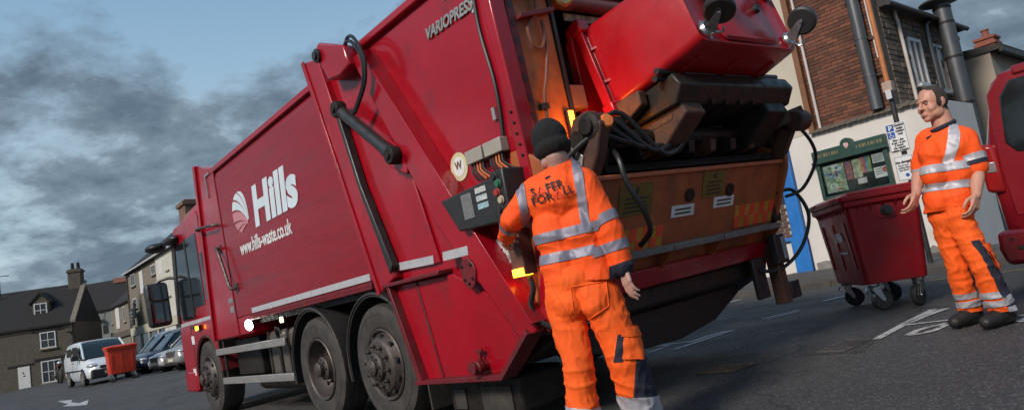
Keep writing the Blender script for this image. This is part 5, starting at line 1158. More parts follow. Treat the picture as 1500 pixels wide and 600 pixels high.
# beyond: more of the terrace closes the square so that no gap shows between houses
# ------------------------------------------------------------------ vehicles; local x to the nose, y to the left, z up
def ring(x, zl, zt, w, tw, nb=.10, nt=.16, k=6):
    """closed half-box section: flat floor, bulging flank, rounded shoulder; zl floor, zt top, w half width at waist, tw half width at top"""
    h = zt-zl; pts = [(w*.86, zl), (w*.97, zl+.12*h), (w, zl+.38*h), (w*.995, zl+.60*h)]
    for i in range(k+1):
        a = math.pi/2*i/k
        pts.append((tw-nt+nt*math.cos(a) if True else 0, zt-nt*.7+nt*.7*math.sin(a)))
    pts.append((tw*.4, zt+.012)); full = [(x, y, z) for y, z in pts]+[(x, -y, z) for y, z in reversed(pts)]
    return full
def vloft(stations): return loft([ring(*s) for s in stations], True, True)
def paint(name, c, metal=.0): return mat(name, c, .28, metal, col2=tuple(x*.88 for x in c), nscale=2, coat=.5, rvar=.06)
def road_wheel(par, x, y, r, side, w=.2):
    t = MB().lathe([(r*.62, -w), (r*.9, -w), (r*.99, -w*.85), (r, -w*.5), (r*.99, -w*.12), (r*.9, 0), (r*.66, -.005), (r*.64, -.03)], (x, y, r), (0, side, 0), 28, False).build('tyre', M['rubber'], par)
    rm = MB().lathe([(0, -.12), (r*.64, -.11), (r*.65, -.03), (r*.655, -.004), (r*.62, .0), (r*.58, -.03), (r*.5, -.045), (r*.2, -.012), (0, -.01)], (x, y, r), (0, side, 0), 24).build('rim', M['alu'], t)
    for k in range(5):
        a = k*2*math.pi/5
        b = MB().beam((x+r*.12*math.cos(a), y-side*.012, r+r*.12*math.sin(a)), (x+r*.6*math.cos(a), y-side*.012, r+r*.6*math.sin(a)), .05, .02, up=(0, 1, 0)); b.build('spoke', M['alu'], rm)
def make_car(label, name, col, mw, L=4.2, W=1.78, H=1.48, suv=False, group='cars parked in front of the stone houses'):
    C = thing(name, label, 'car', group=group, mw=mw); m = paint(label.split(' ')[0]+' '+name+' paint', col); w = W/2; r = .34 if suv else .31
    hz = .95 if suv else .82; bz = hz+.12; zl = .24 if suv else .18
    st = [(-L/2, zl+.2, bz-.12, w*.80, w*.72), (-L/2+.12, zl+.05, bz, w*.93, w*.85), (-L/2+.6, zl, bz+.03, w, w*.93), (0, zl, bz, w, w*.94), (L/2-1.25, zl, bz-.02, w, w*.93), (L/2-.9, zl, hz+.05, w*.99, w*.86), (L/2-.35, zl, hz-.05, w*.94, w*.78), (L/2-.08, zl+.03, hz-.16, w*.84, w*.66), (L/2, zl+.12, hz-.30, w*.74, w*.58)]
    bd = vloft(st).build('body', m, C, ang=.9)
    g0, g1 = -L/2+.18, L/2-1.0
    gs = []
    for x, zt, tw in ((g0, bz+.06, w*.80), (g0+.35, H-.10, w*.70), (g0+.8, H-.02, w*.69), (0.0, H, w*.69), (g1-.9, H-.04, w*.68), (g1-.62, H-.13, w*.68), (g1, bz-.02, w*.80)):
        gs.append([(x, w*.90, bz-.06), (x, (w*.90+tw)/2+.02, (bz+zt)/2), (x, tw, zt-.03), (x, tw*.8, zt), (x, 0, zt+.01), (x, -tw*.8, zt), (x, -tw, zt-.03), (x, -(w*.90+tw)/2-.02, (bz+zt)/2), (x, -w*.90, bz-.06)])
    loft(gs).build('glasshouse', M['glass'], C, ang=.6)
    rf_ = []
    for x, zt, tw in ((g0+.30, H-.105, w*.72), (g0+.8, H-.008, w*.71), (0, H+.012, w*.71), (g1-.9, H-.028, w*.70), (g1-.66, H-.105, w*.70)):
        rf_.append([(x, tw, zt-.055), (x, tw+.004, zt-.02), (x, tw*.82, zt+.008), (x, 0, zt+.018), (x, -tw*.82, zt+.008), (x, -tw-.004, zt-.02), (x, -tw, zt-.055), (x, 0, zt-.03)])
    loft(rf_).build('roof', m, C, ang=.8)
    for s in (1, -1):
        MB().tube([(g1+.02, s*w*.83, bz-.02), (g1-.62, s*w*.70, H-.12)], .035, 6).build('pillar', m, C)
        MB().beam((-.25, s*w*.90, bz-.04), (-.32, s*(w*.71), H-.06), .07, .03, up=(1, 0, 0)).build('pillar', M['black'], C)
        MB().tube([(g0+.1, s*w*.84, bz), (g0+.45, s*w*.71, H-.10)], .06, 6).build('pillar', m, C)
        MB().ell((g1-.18, s*(w+.10), bz+.06), (.07, .10, .07)).build('door_mirror', m, C)
        MB().ell((L/2-.22, s*w*.66, hz-.22), (.20, .15, .085), rot=Quaternion((0, 0, 1), -s*.5)).build('headlamp', mat('headlamp lens', (.55, .56, .56), .12, metal=.4), C)
        MB().box(-L/2+.02, -L/2+.1, s*w*.7-.1, s*w*.7+.1, bz-.3, bz-.1).build('tail_lamp', mat('tail lamp red', (.3, .01, .01), .2), C)
        for x in (L/2-.82, -L/2+.78):
            MB().lathe([(r+.07, -.02), (r+.07, .004), (r*.4, .004)], (x, s*(w-.012), r), (0, s, 0), 24).build('wheel_arch', M['black'], C)
            road_wheel(C, x, s*(w+.0), r, s)
    MB().box(L/2-.10, L/2+.012, -w*.42, w*.42, hz-.42, hz-.20).build('grille', M['black'], C, bevel=.02)
    if suv:
        for k in range(3): MB().box(L/2+.0, L/2+.022, -w*.40, w*.40, hz-.40+.07*k, hz-.375+.07*k).build('grille_bar', M['steel'], C, bevel=.004)
    MB().box(L/2-.06, L/2+.02, -.26, .26, zl+.13, zl+.24).build('number_plate', mat('number plate', (.60, .58, .42), .4), C, bevel=.004)
    MB().box(L/2-.12, L/2+.0, -w*.7, w*.7, zl-.01, zl+.09).build('lower_grille', M['black'], C, bevel=.02)
    return C
def facing(s, n, heading):   # heading: world vector of the nose
    p = SN(s, n); p.z = zg(p.x, p.y); return Matrix.Translation(p)@Matrix.Rotation(math.atan2(heading.y, heading.x), 4, 'Z')
hd_ = (-NV+SV*.12).normalized()
def along(s, n, L): # nose at (s, n), the car behind it
    c = SN(s, n)-hd_*L/2; c.z = zg(c.x, c.y); return Matrix.Translation(c)@Matrix.Rotation(math.atan2(hd_.y, hd_.x), 4, 'Z')
make_car('silver grey car with barred chrome grille, nearest the truck cab', 'parked_car', (.22, .22, .22), along(-29.2, 6.7, 4.7), 4.7, 1.95, 1.75, True)
make_car('pale silver hatchback parked between the navy car and the barred grille car', 'parked_car', (.42, .42, .42), along(-32.0, 6.7, 4.5), 4.5, 1.9, 1.62)
make_car('dark navy car with pale headlamps, second from the red orange bin', 'parked_car', (.012, .02, .05), along(-34.9, 6.5, 4.7), 4.7, 1.95, 1.68)
make_car('light blue grey car half hidden behind the red orange bin', 'parked_car', (.25, .33, .42), along(-37.9, 6.7, 4.7), 4.7, 1.95, 1.78)
# --- white panel van
def make_van(label, col, mw, L=4.4, W=1.83, H=1.86, mpv=False):
    C = thing('parked_van' if not mpv else 'parked_car', label, 'van' if not mpv else 'car', mw=mw); m = paint('white van paint' if not mpv else 'metallic crimson car paint', col, 0 if not mpv else .25); w = W/2
    if mpv: m = mat('metallic crimson car paint', (.17, .006, .012), .28, .15, col2=(.13, .006, .010), nscale=2, coat=.5)
    st = [(-L/2, .46, 1.00, w*.88, w*.84), (-L/2+.02, .42, 1.52, w*.93, w*.86), (-L/2+.06, .34, H-.22, w*.96, w*.84), (-L/2+.14, .26, H-.08, w*.985, w*.83), (-L/2+.32, .24, H-.025, w, w*.83), (-L/2+1.2, .23, H, w, w*.84), (0.1, .23, H, w, w*.84), (.62, .23, H-.05, w, w*.83)]
    bd = vloft(st).build('body', m, C, ang=.8)
    st2 = [(.60, .23, 1.12, w, w*.96), (.95, .23, 1.12, w*.995, w*.95), (1.45, .23, 1.06, w*.98, w*.86), (1.85, .23, .96, w*.93, w*.76), (L/2-.12, .24, .80, w*.86, w*.66), (L/2, .34, .66, w*.74, w*.56)]
    vloft(st2).build('bonnet', m, C, ang=.8)
    gs = []
    for x, zt, tw in ((.58, H-.06, w*.80), (.75, H-.13, w*.80), (1.05, 1.50, w*.85), (1.42, 1.10, w*.90)):
        gs.append([(x, w*.955, 1.08), (x, (w*.95+tw)/2+.015, (1.1+zt)/2), (x, tw, zt-.02), (x, tw*.7, zt+.01), (x, 0, zt+.02), (x, -tw*.7, zt+.01), (x, -tw, zt-.02), (x, -(w*.95+tw)/2-.015, (1.1+zt)/2), (x, -w*.955, 1.08)])
    loft(gs).build('windscreen', M['glass'], C, ang=.6)
    blk = M['black']
    for s in (1, -1):
        MB().prism([(-.30, 1.10), (.58, 1.10), (.98, 1.12), (.62, H-.26), (.52, H-.20), (-.26, H-.20)], 'y', s*(w*.93), s*(w*.975)).build('side_window', M['glass'], C, bevel=.01)
        MB().tube([(1.44, s*w*.90, 1.10), (1.08, s*w*.86, 1.50), (.66, s*w*.81, H-.08)], .045, 8).build('pillar', m, C)
        MB().box(-.36, -.345, s*(w-.004), s*(w+.003), .45, H-.25).build('door_seam', blk, C)
        MB().box(-1.9, 1.4, s*(w-.005), s*(w+.012), .62, .68).build('rub_strip', blk, C, bevel=.004)
        MB().box(-.25, -.05, s*(w-.01), s*(w+.02), .98, 1.02).build('door_handle', blk, C, bevel=.006)
        MB().box(.78, .96, s*(w+.02), s*(w+.26), 1.08, 1.30).build('door_mirror', blk, C, bevel=.04)
        MB().ell((L/2-.30, s*w*.70, .78), (.26, .16, .10), rot=Quaternion((0, 0, 1), -s*.6)).build('headlamp', mat('headlamp lens', (.55, .56, .56), .12, metal=.4), C)
        for x in (1.36, -1.36):
            MB().lathe([(.40, -.02), (.40, .004), (.1, .004)], (x, s*(w-.016), .32), (0, s, 0), 28).build('wheel_arch', blk, C)
            road_wheel(C, x, s*(w+.0), .32, s)
        if not mpv:
            MB().prism([(-.50, 1.12), (-1.5, 1.14), (-1.48, H-.24), (-.50, H-.22)], 'y', s*(w*.955), s*(w*.972)).build('side_window', M['glass'], C, bevel=.01)
    MB().box(L/2-.28, L/2+.03, -w*.82, w*.82, .24, .62).build('front_bumper', mat('dark bumper plastic', (.03, .03, .032), .6), C, bevel=.06)
    MB().box(L/2-.14, L/2+.02, -w*.45, w*.45, .63, .75).build('grille', blk, C, bevel=.02)
    MB().box(L/2+.03, L/2+.04, -.26, .26, .40, .51).build('number_plate', mat('number plate', (.60, .58, .42), .4), C)
    x0 = -L/2
    if mpv:
        MB().prism([(-w*.70, 1.10), (w*.70, 1.10), (w*.78, 1.20), (w*.74, 1.58), (w*.64, 1.70), (-w*.64, 1.70), (-w*.74, 1.58), (-w*.78, 1.20)], 'x', x0-.012, x0+.09).build('rear_window', M['glass'], C, bevel=.02)
        ts = MB().prism([(-w*.83, .60), (w*.83, .60), (w*.86, 1.0), (w*.83, 1.62), (w*.70, 1.77), (-w*.70, 1.77), (-w*.83, 1.62), (-w*.86, 1.0)], 'x', x0-.005, x0+.06).build('tailgate', m, C, bevel=.015)
        for s in (1, -1):
            tl = MB().prism([(s*w*.85, .80), (s*w*1.0, .83), (s*w*1.0, 1.24), (s*w*.86, 1.21)], 'x', x0-.03, x0+.20).build('tail_lamp', mat('tail lamp red', (.30, .008, .01), .15, coat=.6), C, bevel=.03)
            MB().prism([(s*w*.88, .98), (s*w*.975, .99), (s*w*.975, 1.08), (s*w*.88, 1.07)], 'x', x0-.036, x0-.02).build('clear_lens', mat('clear lamp lens', (.30, .26, .26), .15, metal=.3), tl, bevel=.01)
        MB().prism([(-w*.96, .22), (w*.96, .22), (w*1.0, .35), (w*.99, .50), (-w*.99, .50), (-w*1.0, .35)], 'x', x0-.10, x0+.25).build('rear_bumper', m, C, bevel=.04)
        MB().box(x0-.112, x0-.10, -w*.85, w*.85, .34, .37).build('bumper_strip', blk, C, bevel=.004)
        MB().tube([(x0-.098, w*.88, .43), (x0-.110, w*.88, .43)], .012, 8).build('bumper_sensor', blk, C)
        put(text_mesh('CITROEN', .07, ext=.003, bold=.001), 'lettering', M['steel'], C, (x0-.010, w*.66, .99), (0, -1, 0), (0, 0, 1))
        MB().box(x0-.02, x0+.05, -w*.6, w*.6, 1.72, 1.80).build('spoiler', m, C, bevel=.02)
    return C
hv = Vector((.69, -.72, 0)).normalized()
c = Vector((-19.0, 30.6, 0)); c.z = zg(c.x, c.y)
make_van('white panel van with black bumper parked in front of the cottage', (.62, .66, .70), Matrix.Translation(c)@Matrix.Rotation(math.atan2(hv.y, hv.x), 4, 'Z')@Matrix.Scale(1.0, 4))
vb = make_bin('orange red wheeled bin with dark lid standing in front of the white van', M['binorange'], GB, Matrix.Translation(G(-16.35, 27.8))@Matrix.Rotation(R(38), 4, 'Z')@Matrix.Scale(1.22, 4), far=True, xs=.70)
# --- crimson people carrier at the right edge, nose to the kerb
hn = NV.copy()
c = Vector((4.18, 6.08, 0))+hn*2.2-Vector((-hn.y, hn.x, 0))*.92; c.z = zg(c.x, c.y)
make_van('crimson people carrier seen from behind at the right edge', (.26, .01, .018), Matrix.Translation(c)@Matrix.Rotation(math.atan2(hn.y, hn.x), 4, 'Z')@Matrix.Scale(1.04, 4), mpv=True)
# --- motorcycle by the cottage
def moto():
    p = Vector((-28.6, 42.2, 0)); p.z = zg(p.x, p.y)
    C = thing('motorcycle', 'dark motorcycle parked against the cottage beside the white van', 'motorcycle', p, R(-52)); C.scale = (1.3,)*3
    for x in (-.68, .68):
        t = MB().lathe([(.23, -.05), (.30, -.055), (.32, 0), (.30, .055), (.23, .05)], (x, 0, .32), (0, 1, 0), 24).build('wheel', M['rubber'], C)
        MB().lathe([(.05, -.06), (.05, .06)], (x, 0, .32), (0, 1, 0), 10).build('hub', M['rim'], t)
        for k in range(6): a = k*math.pi/3; MB().tube([(x, 0, .32), (x+.24*math.cos(a), 0, .32+.24*math.sin(a))], .012, 5).build('spoke', M['rim'], t)
    MB().tube(spline([(.68, .08, .32), (.52, .08, .75), (.42, .08, 1.0)], 4), .03, 6).tube(spline([(.68, -.08, .32), (.52, -.08, .75), (.42, -.08, 1.0)], 4), .03, 6).build('fork', M['rim'], C)
    MB().ell((.12, 0, .82), (.30, .15, .14)).build('fuel_tank', mat('dark red tank', (.06, .015, .015), .3), C)
    MB().box(-.28, .25, -.14, .14, .30, .66).build('engine', M['grime'], C, bevel=.05)
    MB().ell((-.42, 0, .82), (.38, .13, .07)).build('seat', M['black'], C)
    MB().tube(spline([(.36, -.36, 1.05), (.42, -.1, 1.06), (.42, .1, 1.06), (.36, .36, 1.05)], 4), .018, 6).build('handlebar', M['black'], C)
    MB().ell((.60, 0, .92), (.09, .10, .10)).build('headlamp', M['steel'], C)
    MB().tube(spline([(.1, -.16, .35), (-.3, -.18, .30), (-.9, -.2, .42)], 4), .045, 8).build('exhaust', M['rim'], C)
    MB().box(-1.0, -.62, -.12, .12, .62, .72).build('rear_mudguard', M['black'], C, bevel=.03)
moto()
# ------------------------------------------------------------------ people
from mathutils.bvhtree import BVHTree
def fuse(mb, voxel, smooth=4, factor=.5, wr=None):
    """melt overlapping limbs into one continuous surface; wr = (amplitude, scale) adds cloth folds"""
    me = mb.mesh('tmp'); o = bpy.data.objects.new('tmp', me); COL.objects.link(o)
    r = o.modifiers.new('r', 'REMESH'); r.mode = 'VOXEL'; r.voxel_size = voxel; r.use_smooth_shade = True
    if smooth:
        s = o.modifiers.new('s', 'SMOOTH'); s.iterations = smooth; s.factor = factor
    bpy.context.view_layer.update()
    out = bpy.data.meshes.new_from_object(o.evaluated_get(bpy.context.evaluated_depsgraph_get()))
    bpy.data.objects.remove(o); bpy.data.meshes.remove(me)
    if wr:
        amp, fn = wr
        out.update(); co = [v.co.copy() for v in out.vertices]; no = [v.normal.copy() for v in out.vertices]
        for v, c, n in zip(out.vertices, co, no): v.co = c+n*amp*fn(c)
    return out
def cut(me, planes, off=.004):
    """piece of a surface on the positive side of every plane (point, normal), lifted off it a little"""
    bm = bmesh.new(); bm.from_mesh(me)
    for p, n in planes:
        g = bm.verts[:]+bm.edges[:]+bm.faces[:]
        bmesh.ops.bisect_plane(bm, geom=g, plane_co=Vector(p), plane_no=Vector(n), clear_inner=True, clear_outer=False)
    bm.normal_update()
    for v in bm.verts: v.co += v.normal*off
    out = bpy.data.meshes.new('cut'); bm.to_mesh(out); bm.free(); return out
def folds(scale, dirs):
    def fn(c):
        a = noise.noise(Vector((c.x*scale*dirs[0], c.y*scale*dirs[1], c.z*scale*dirs[2])))
        b = noise.noise(Vector((c.x*scale*2.3*dirs[2]+5, c.y*scale*2.3, c.z*scale*1.6*dirs[0]+3)))
        r1 = 1-abs(a)*2.2; r2 = 1-abs(b)*2.2
        return .62*r1*abs(r1)+.38*r2*abs(r2)*abs(r2)-.15
    return fn
HV = mat('fluorescent orange cloth', (1.0, .105, .003), .75, col2=(.95, .085, .003), nscale=5, bump=.25, bscale=160, dirt=(.80, .07, .005), dscale=9, dlo=.55, dhi=.85)
HVT = mat('fluorescent orange trousers', (.95, .125, .005), .8, col2=(.85, .095, .004), nscale=6, bump=.3, bscale=140, dirt=(.55, .075, .01), dscale=7, dlo=.56, dhi=.86)
REF = mat('grey reflective band', (.26, .245, .30), .5, metal=.25, col2=(.20, .19, .24), nscale=30, bump=.15, bscale=300)
REF2 = mat('bright reflective band', (.50, .48, .50), .5, metal=.25, col2=(.40, .38, .42), nscale=30, bump=.15, bscale=300)
NAVY = mat('dark navy cloth', (.012, .014, .030), .85, col2=(.02, .02, .036), nscale=8, bump=.25, bscale=140)
KNIT = mat('black knitted wool', (.008, .008, .009), .95, col2=(.016, .015, .015), nscale=60, bump=.8, bscale=130, stretch=(1, 1, 3))
SKIN = mat('weathered skin', (.56, .29, .20), .5, col2=(.50, .22, .15), nscale=16, bump=.12, bscale=120)
SKIN2 = mat('pale skin', (.50, .32, .26), .55, col2=(.44, .24, .19), nscale=14, bump=.12, bscale=110)
HAIR = mat('short dark grey hair', (.030, .023, .019), .95, col2=(.075, .060, .050), nscale=120, namt=.6, bump=.9, bscale=260)
BOOT = mat('black leather boot', (.007, .0065, .0065), .6, col2=(.018, .016, .015), nscale=12, bump=.25, bscale=60, rvar=.15)
TXT = mat('black garment print', (.02, .02, .022), .7); TXR = mat('red garment print', (.55, .04, .03), .7)
def basis(fwd, up=(0, 0, 1)):
    f = Vector(fwd).normalized(); r = f.cross(Vector(up)).normalized(); u = r.cross(f); return f, r, u
def head_parts(mb, c, fwd, up, s=1.0):
    f, r, u = basis(fwd, up); c = Vector(c)
    def at(a, b, d): return c+(r*a+f*b+u*d)*s
    rot = Matrix((r, f, u)).transposed().to_quaternion()
    def E(a, b, d, rx, ry, rz, n=16): mb.ell(at(a, b, d), (rx*s, ry*s, rz*s), rot, n, 12)
    E(0, -.008, .035, .076, .098, .092); E(0, -.035, .02, .072, .072, .075); E(0, .036, -.035, .064, .058, .078); E(0, .040, -.07, .054, .050, .046)
    E(0, .072, -.100, .026, .024, .022); E(0, .088, .024, .050, .016, .013); E(0, .094, -.066, .026, .014, .008); E(0, .093, -.078, .024, .014, .008)
    mb.cone(at(0, .092, .014), at(0, .112, -.024), .010*s, .014*s, 10, 3); E(.012, .101, -.028, .010, .010, .009); E(-.012, .101, -.028, .010, .010, .009)
    for q in (-1, 1):
        E(q*.040, .058, -.032, .028, .030, .030); E(q*.048, .02, -.070, .024, .048, .034)
        mb.ell(at(q*.079, -.006, -.005), (.010*s, .024*s, .034*s), rot, 10, 8); mb.ell(at(q*.078, .0, -.028), (.010*s, .014*s, .014*s), rot, 8, 6)
    return at, rot
def hand_parts(mb, wrist, d, side, s=1.0, curl=.5, grip=1.0):
    """palm, four fingers of different length bent at the knuckles, thumb leaving the side of the palm"""
    d = Vector(d).normalized(); sd = Vector(side); sd = (sd-d*sd.dot(d)).normalized(); nm = d.cross(sd)   # nm: palm side
    w = Vector(wrist)
    def at(a, b, c): return w+(d*a+sd*b+nm*c)*s
    for i, b in enumerate((.030, .010, -.010, -.030)):
        mb.cone(at(.0, b*.55, 0), at(.088-.006*abs(i-1), b, .004), .017*s, .0115*s, 10, 4)
        k = at(.088-.006*abs(i-1), b, .004); L = (.040, .045, .042, .033)[i]; rr = .0092 if i < 3 else .0082
        a = curl*(.55+.12*i); p = k
        for j in range(3):
            q = p+(d*math.cos(a)+nm*math.sin(a))*L*s*(1, .68, .52)[j]; mb.cone(p, q, rr*s*(1-.08*j), rr*s*(.93-.1*j), 9, 3); p = q; a += curl*(.75)*grip
    t0 = at(.022, .026, .008); t1 = at(.052, .052, .022); t2 = at(.082, .056, .034); t3 = at(.104, .050, .042)
    mb.cone(t0, t1, .014*s, .012*s, 9, 3); mb.cone(t1, t2, .0115*s, .0105*s, 9, 3); mb.cone(t2, t3, .0105*s, .008*s, 9, 3)
def boot(mb, ankle, toe, s=1.0):
    a = Vector(ankle); t = Vector(toe); d = (t-a); d.z = 0; d.normalize(); g = t.z
    h = a-d*.045; h.z = g+.045*s
    mb.cone(a+Vector((0, 0, .10)), a, .062*s, .058*s); mb.cone(a, h, .055*s, .045*s)
    m_ = a+d*.08; m_.z = g+.055*s; e = a+d*.165; e.z = g+.040*s
    mb.cone(a-Vector((0, 0, .01)), m_, .056*s, .050*s); mb.cone(m_, e, .050*s, .040*s); mb.cone(h, e-d*.01+Vector((0, 0, -.005)), .043*s, .038*s)
    sd = Vector((-d.y, d.x, 0)); mb.cone(m_+sd*.012, e+sd*.008, .042*s, .036*s); mb.cone(m_-sd*.012, e-sd*.008, .042*s, .036*s)

# ---- worker at the truck, seen from behind
def worker():
    D = 3.75
    root = G(.42, 3.72); T = thing('person', 'person in orange high visibility jacket and black knitted hat working the truck controls', 'person', root, 0)
    inv = Matrix.Translation(-root)
    P = lambda x, y, d=D: AD(x, y, d)
    def fin(name, me, m, par=T, ang=1.2):
        me.transform(inv); return obj(name, me, m, par, 0, True, ang)
    neck, chest, belly, pel = P(822, 244, 3.75), P(822, 285, 3.76), P(838, 365, 3.76), P(852, 428, 3.76)
    ls, rs = P(789, 272, 3.80), P(853, 268, 3.70); le, lw = P(752, 320, 3.86), P(742, 345, 4.06)
    re, rw = P(893, 336, 3.66), P(913, 392, 3.66)
    lh, rh = P(826, 440, 3.80), P(880, 434, 3.74); lk, rk = P(846, 530, 3.74), P(916, 522, 3.72)
    la, ra = P(858, 628, 3.78), P(946, 618, 3.84)
    # bare body: head, neck, arms and hands as one surface
    b = MB(); hc = P(808, 215, 3.72)
    f, r_, u = basis((-.22, .95, -.12), (-.08, 0, 1))
    head_parts(b, hc, (-.22, .95, -.12), (-.08, .0, 1), 1.02)
    b.cone(hc-u*.06-f*.02, neck-Vector((0, 0, .04)), .062, .068); b.cone(neck-Vector((0, 0, .05)), belly, .06, .06)
    for s_, e_, w_ in ((ls, le, lw), (rs, re, rw)): b.cone(chest, s_, .045, .04); b.cone(s_, e_, .042, .040); b.cone(e_, w_, .042, .028)
    hand_parts(b, rw, P(920, 425, 3.64)-rw, Vector((-.4, .9, 0)), 1.0, .45)
    hand_parts(b, lw, P(738, 352, 4.14)-lw, Vector((.5, .2, .8)), 1.0, .7)
    fin('body', fuse(b, .0045, 3), SKIN2)
    # jacket
    j = MB()
    j.cone(neck-Vector((0, 0, .035)), chest, .098, .15)
    for a, q in ((P(800, 290, 3.78), .115), (P(846, 288, 3.74), .118), (P(815, 340, 3.78), .130), (P(850, 336, 3.74), .130), (P(824, 385, 3.78), .125), (P(864, 380, 3.74), .125), (P(832, 412, 3.78), .128), (P(872, 406, 3.74), .128)): j.ell(a, (q, q*.92, q*1.25))
    j.cone(neck-Vector((0, 0, .02)), ls, .07, .078); j.cone(neck-Vector((0, 0, .02)), rs, .07, .082)
    j.cone(ls, le, .082, .068); j.cone(le, lw, .066, .050)
    j.cone(rs, re, .088, .072); j.cone(re, rw-(rw-re).normalized()*.01, .070, .052)
    jm = fuse(j, .009, 8, .5, (.011, folds(6.5, (.8, .8, 1.7))))
    # straight hem: cut off just above the hips (plane tilted with the body)
    hem = P(850, 410, 3.76); hn_ = Vector((.12, 0, 1)).normalized()
    jk = cut(jm, [(hem-hn_*.005, hn_)], 0.0); top_cut = neck+Vector((-.008, 0, .010)); jk = cut(jk, [(top_cut, Vector((.25, -.12, -1)).normalized())], 0.0)
    jc = fin('jacket', jk.copy(), HV)
    so = jc.modifiers.new('cloth', 'SOLIDIFY'); so.thickness = .006; so.offset = -1
    bt = BVHTree.FromPolygons([v.co for v in jk.vertices], [p.vertices[:] for p in jk.polygons])
    def band(name, planes, m, par=jc, off=.005): return fin(name, cut(jk, planes, off), m, par)
    # horizontal bands: torso only, so also bounded by planes beside the arms
    def tor(): return [(P(768, 330, 3.7), Vector((1, .2, -.22)).normalized()), (P(872, 330, 3.7), Vector((-1, -.2, .40)).normalized())]
    for (xa, ya), (xb, yb), h in (((786, 352), (866, 334), .052), ((792, 382), (872, 366), .052)):
        a, c_ = P(xa, ya), P(xb, yb); d = (c_-a).normalized(); up = Vector((0, 1, 0)).cross(d); up = up if up.z > 0 else -up
        band('reflective_band', [(a-up*h/2, up), (a+up*h/2, -up)]+tor(), REF)
    # braces over the shoulders
    for xa, xb, ya in ((842, 851, 246), (760, 768, 262)):
        a, c_ = P(xa, ya), P(xb+4, 330); d = (c_-a).normalized(); sd = d.cross(Vector((0, 1, 0))).normalized(); mid = (a+c_)/2
        band('reflective_brace', [(mid-sd*.024, sd), (mid+sd*.024, -sd), (P(840, 334), Vector((.15, 0, 1)))], REF)
    # arm bands
    ax = (re-rs).normalized()
    for k, (ctr, axx) in enumerate(((rs+(re-rs)*.80, (re-rs)), (re+(rw-re)*.42, (rw-re)))):
        axx = axx.normalized(); band('sleeve_band', [(ctr-axx*.026, axx), (ctr+axx*.026, -axx), (P(870, 330, 3.7), Vector((1, .1, -.30)).normalized())], REF)
    axx = (lw-le).normalized(); ctr = le+(lw-le)*.35; band('sleeve_band', [(ctr-axx*.024, axx), (ctr+axx*.024, -axx), (P(765, 330, 3.8), Vector((-1, 0, 0)))], REF)
    axx = (rw-re).normalized(); band('cuff', [(rw-axx*.030, axx), (P(890, 380, 3.7), Vector((1, 0, -.2)))], NAVY)
    cl = MB(); cp = neck+Vector((-.004, -.0, .0)); cl.tube([cp+Vector((.068*math.cos(t), .060*math.sin(t)+.0, -.004+.012*math.sin(t)-.010*math.cos(t))) for t in [i*math.pi/10 for i in range(21)]], .016, 8).tube([cp+Vector((.066*math.cos(t)-.006, .058*math.sin(t), .022+.012*math.sin(t)-.010*math.cos(t))) for t in [i*math.pi/10 for i in range(21)]], .014, 8); fin('collar', cl.mesh('collar'), NAVY, jc)
    tg_ = MB().box(-.014, .014, -.003, .003, -.006, .006).mesh('neck_tag'); q = P(803, 257, 3.6); hit = bt.ray_cast(q, Vector((0, 1, 0)))[0]
    if hit: tg_.transform(Matrix.Translation(hit+Vector((0, -.004, 0)))@Matrix.Rotation(R(-14), 4, 'Y')); fin('neck_tag', tg_, NAVY, jc)
    # back print wrapped onto the jacket
    def wrap(me, px, py, ang, name, m):
        o = P(px, py, 3.4); ca, sa = math.cos(ang), math.sin(ang)
        for v in me.vertices:
            x, z = v.co.x, v.co.y
            q = Vector((o.x+x*ca-z*sa, 3.4, o.z+x*sa+z*ca)); ray = (q-CAMP); h = bt.ray_cast(CAMP, ray.normalized())[0]
            v.co = h-ray.normalized()*.012 if h else Vector((q.x, 3.7, q.z))
        fin(name, me, m, jc)
    ang = R(9)
    def tri(s):
        return MB().add([(0, 0, 0), (s, 0, 0), (s/2, s*.98, 0), (s*.17, s*.10, 0), (s*.83, s*.10, 0), (s/2, s*.76, 0)], [(0, 1, 4, 3), (1, 2, 5, 4), (2, 0, 3, 5)]).mesh('tri')
    z = .058
    def line(items, px, py):
        x = 0
        for t_, m in items:
            me = tri(.042) if t_ == '^' else text_mesh(t_, z, bold=.0007, ext=0, spacing=1.0)
            xs = [v.co.x for v in me.vertices]; w = max(xs)-min(xs); me.transform(Matrix.Translation((x-min(xs), 0, 0))); x += w+.007
            wrap(me, px, py, ang, 'back_print', m)
    line((('S', TXT), ('^', TXR), ('FER', TXT)), 779, 288); line((('FOR', TXT), ('^', TXR), ('LL', TXT)), 781, 301)
    # trousers
    t = MB()
    t.ell(P(830, 432, 3.78), (.115, .118, .13)); t.ell(P(870, 430, 3.74), (.120, .122, .13)); t.ell(P(848, 408, 3.76), (.185, .125, .10)); t.ell(P(834, 446, 3.71), (.082, .072, .08)); t.ell(P(874, 444, 3.68), (.082, .072, .08))
    t.cone(lh, lk, .104, .082); t.cone(lk, la, .081, .084); t.cone(rh, rk, .110, .092); t.cone(rk, ra, .096, .104)
    tm_ = fuse(t, .009, 8, .5, (.014, folds(7.5, (.75, .75, 1.7))))
    tm_ = cut(tm_, [(Vector((0, 0, la.z-root.z+.03)), Vector((0, 0, 1)))], 0.)
    tr_ = fin('trousers', tm_.copy(), HVT); so = tr_.modifiers.new('cloth', 'SOLIDIFY'); so.thickness = .006; so.offset = -1
    def tb(name, planes, m, off=.004): return fin(name, cut(tm_, planes, off), m, tr_)
    rsid = Vector((1, .0, -.22)).normalized()
    ax = (ra-rk).normalized(); bot = Vector((0, 0, root.z+.175))
    # navy outer panel of the right leg, from the pocket down
    tb('navy_panel', [(P(926, 540), rsid), (P(915, 493), Vector((.05, 0, -1)))], NAVY)
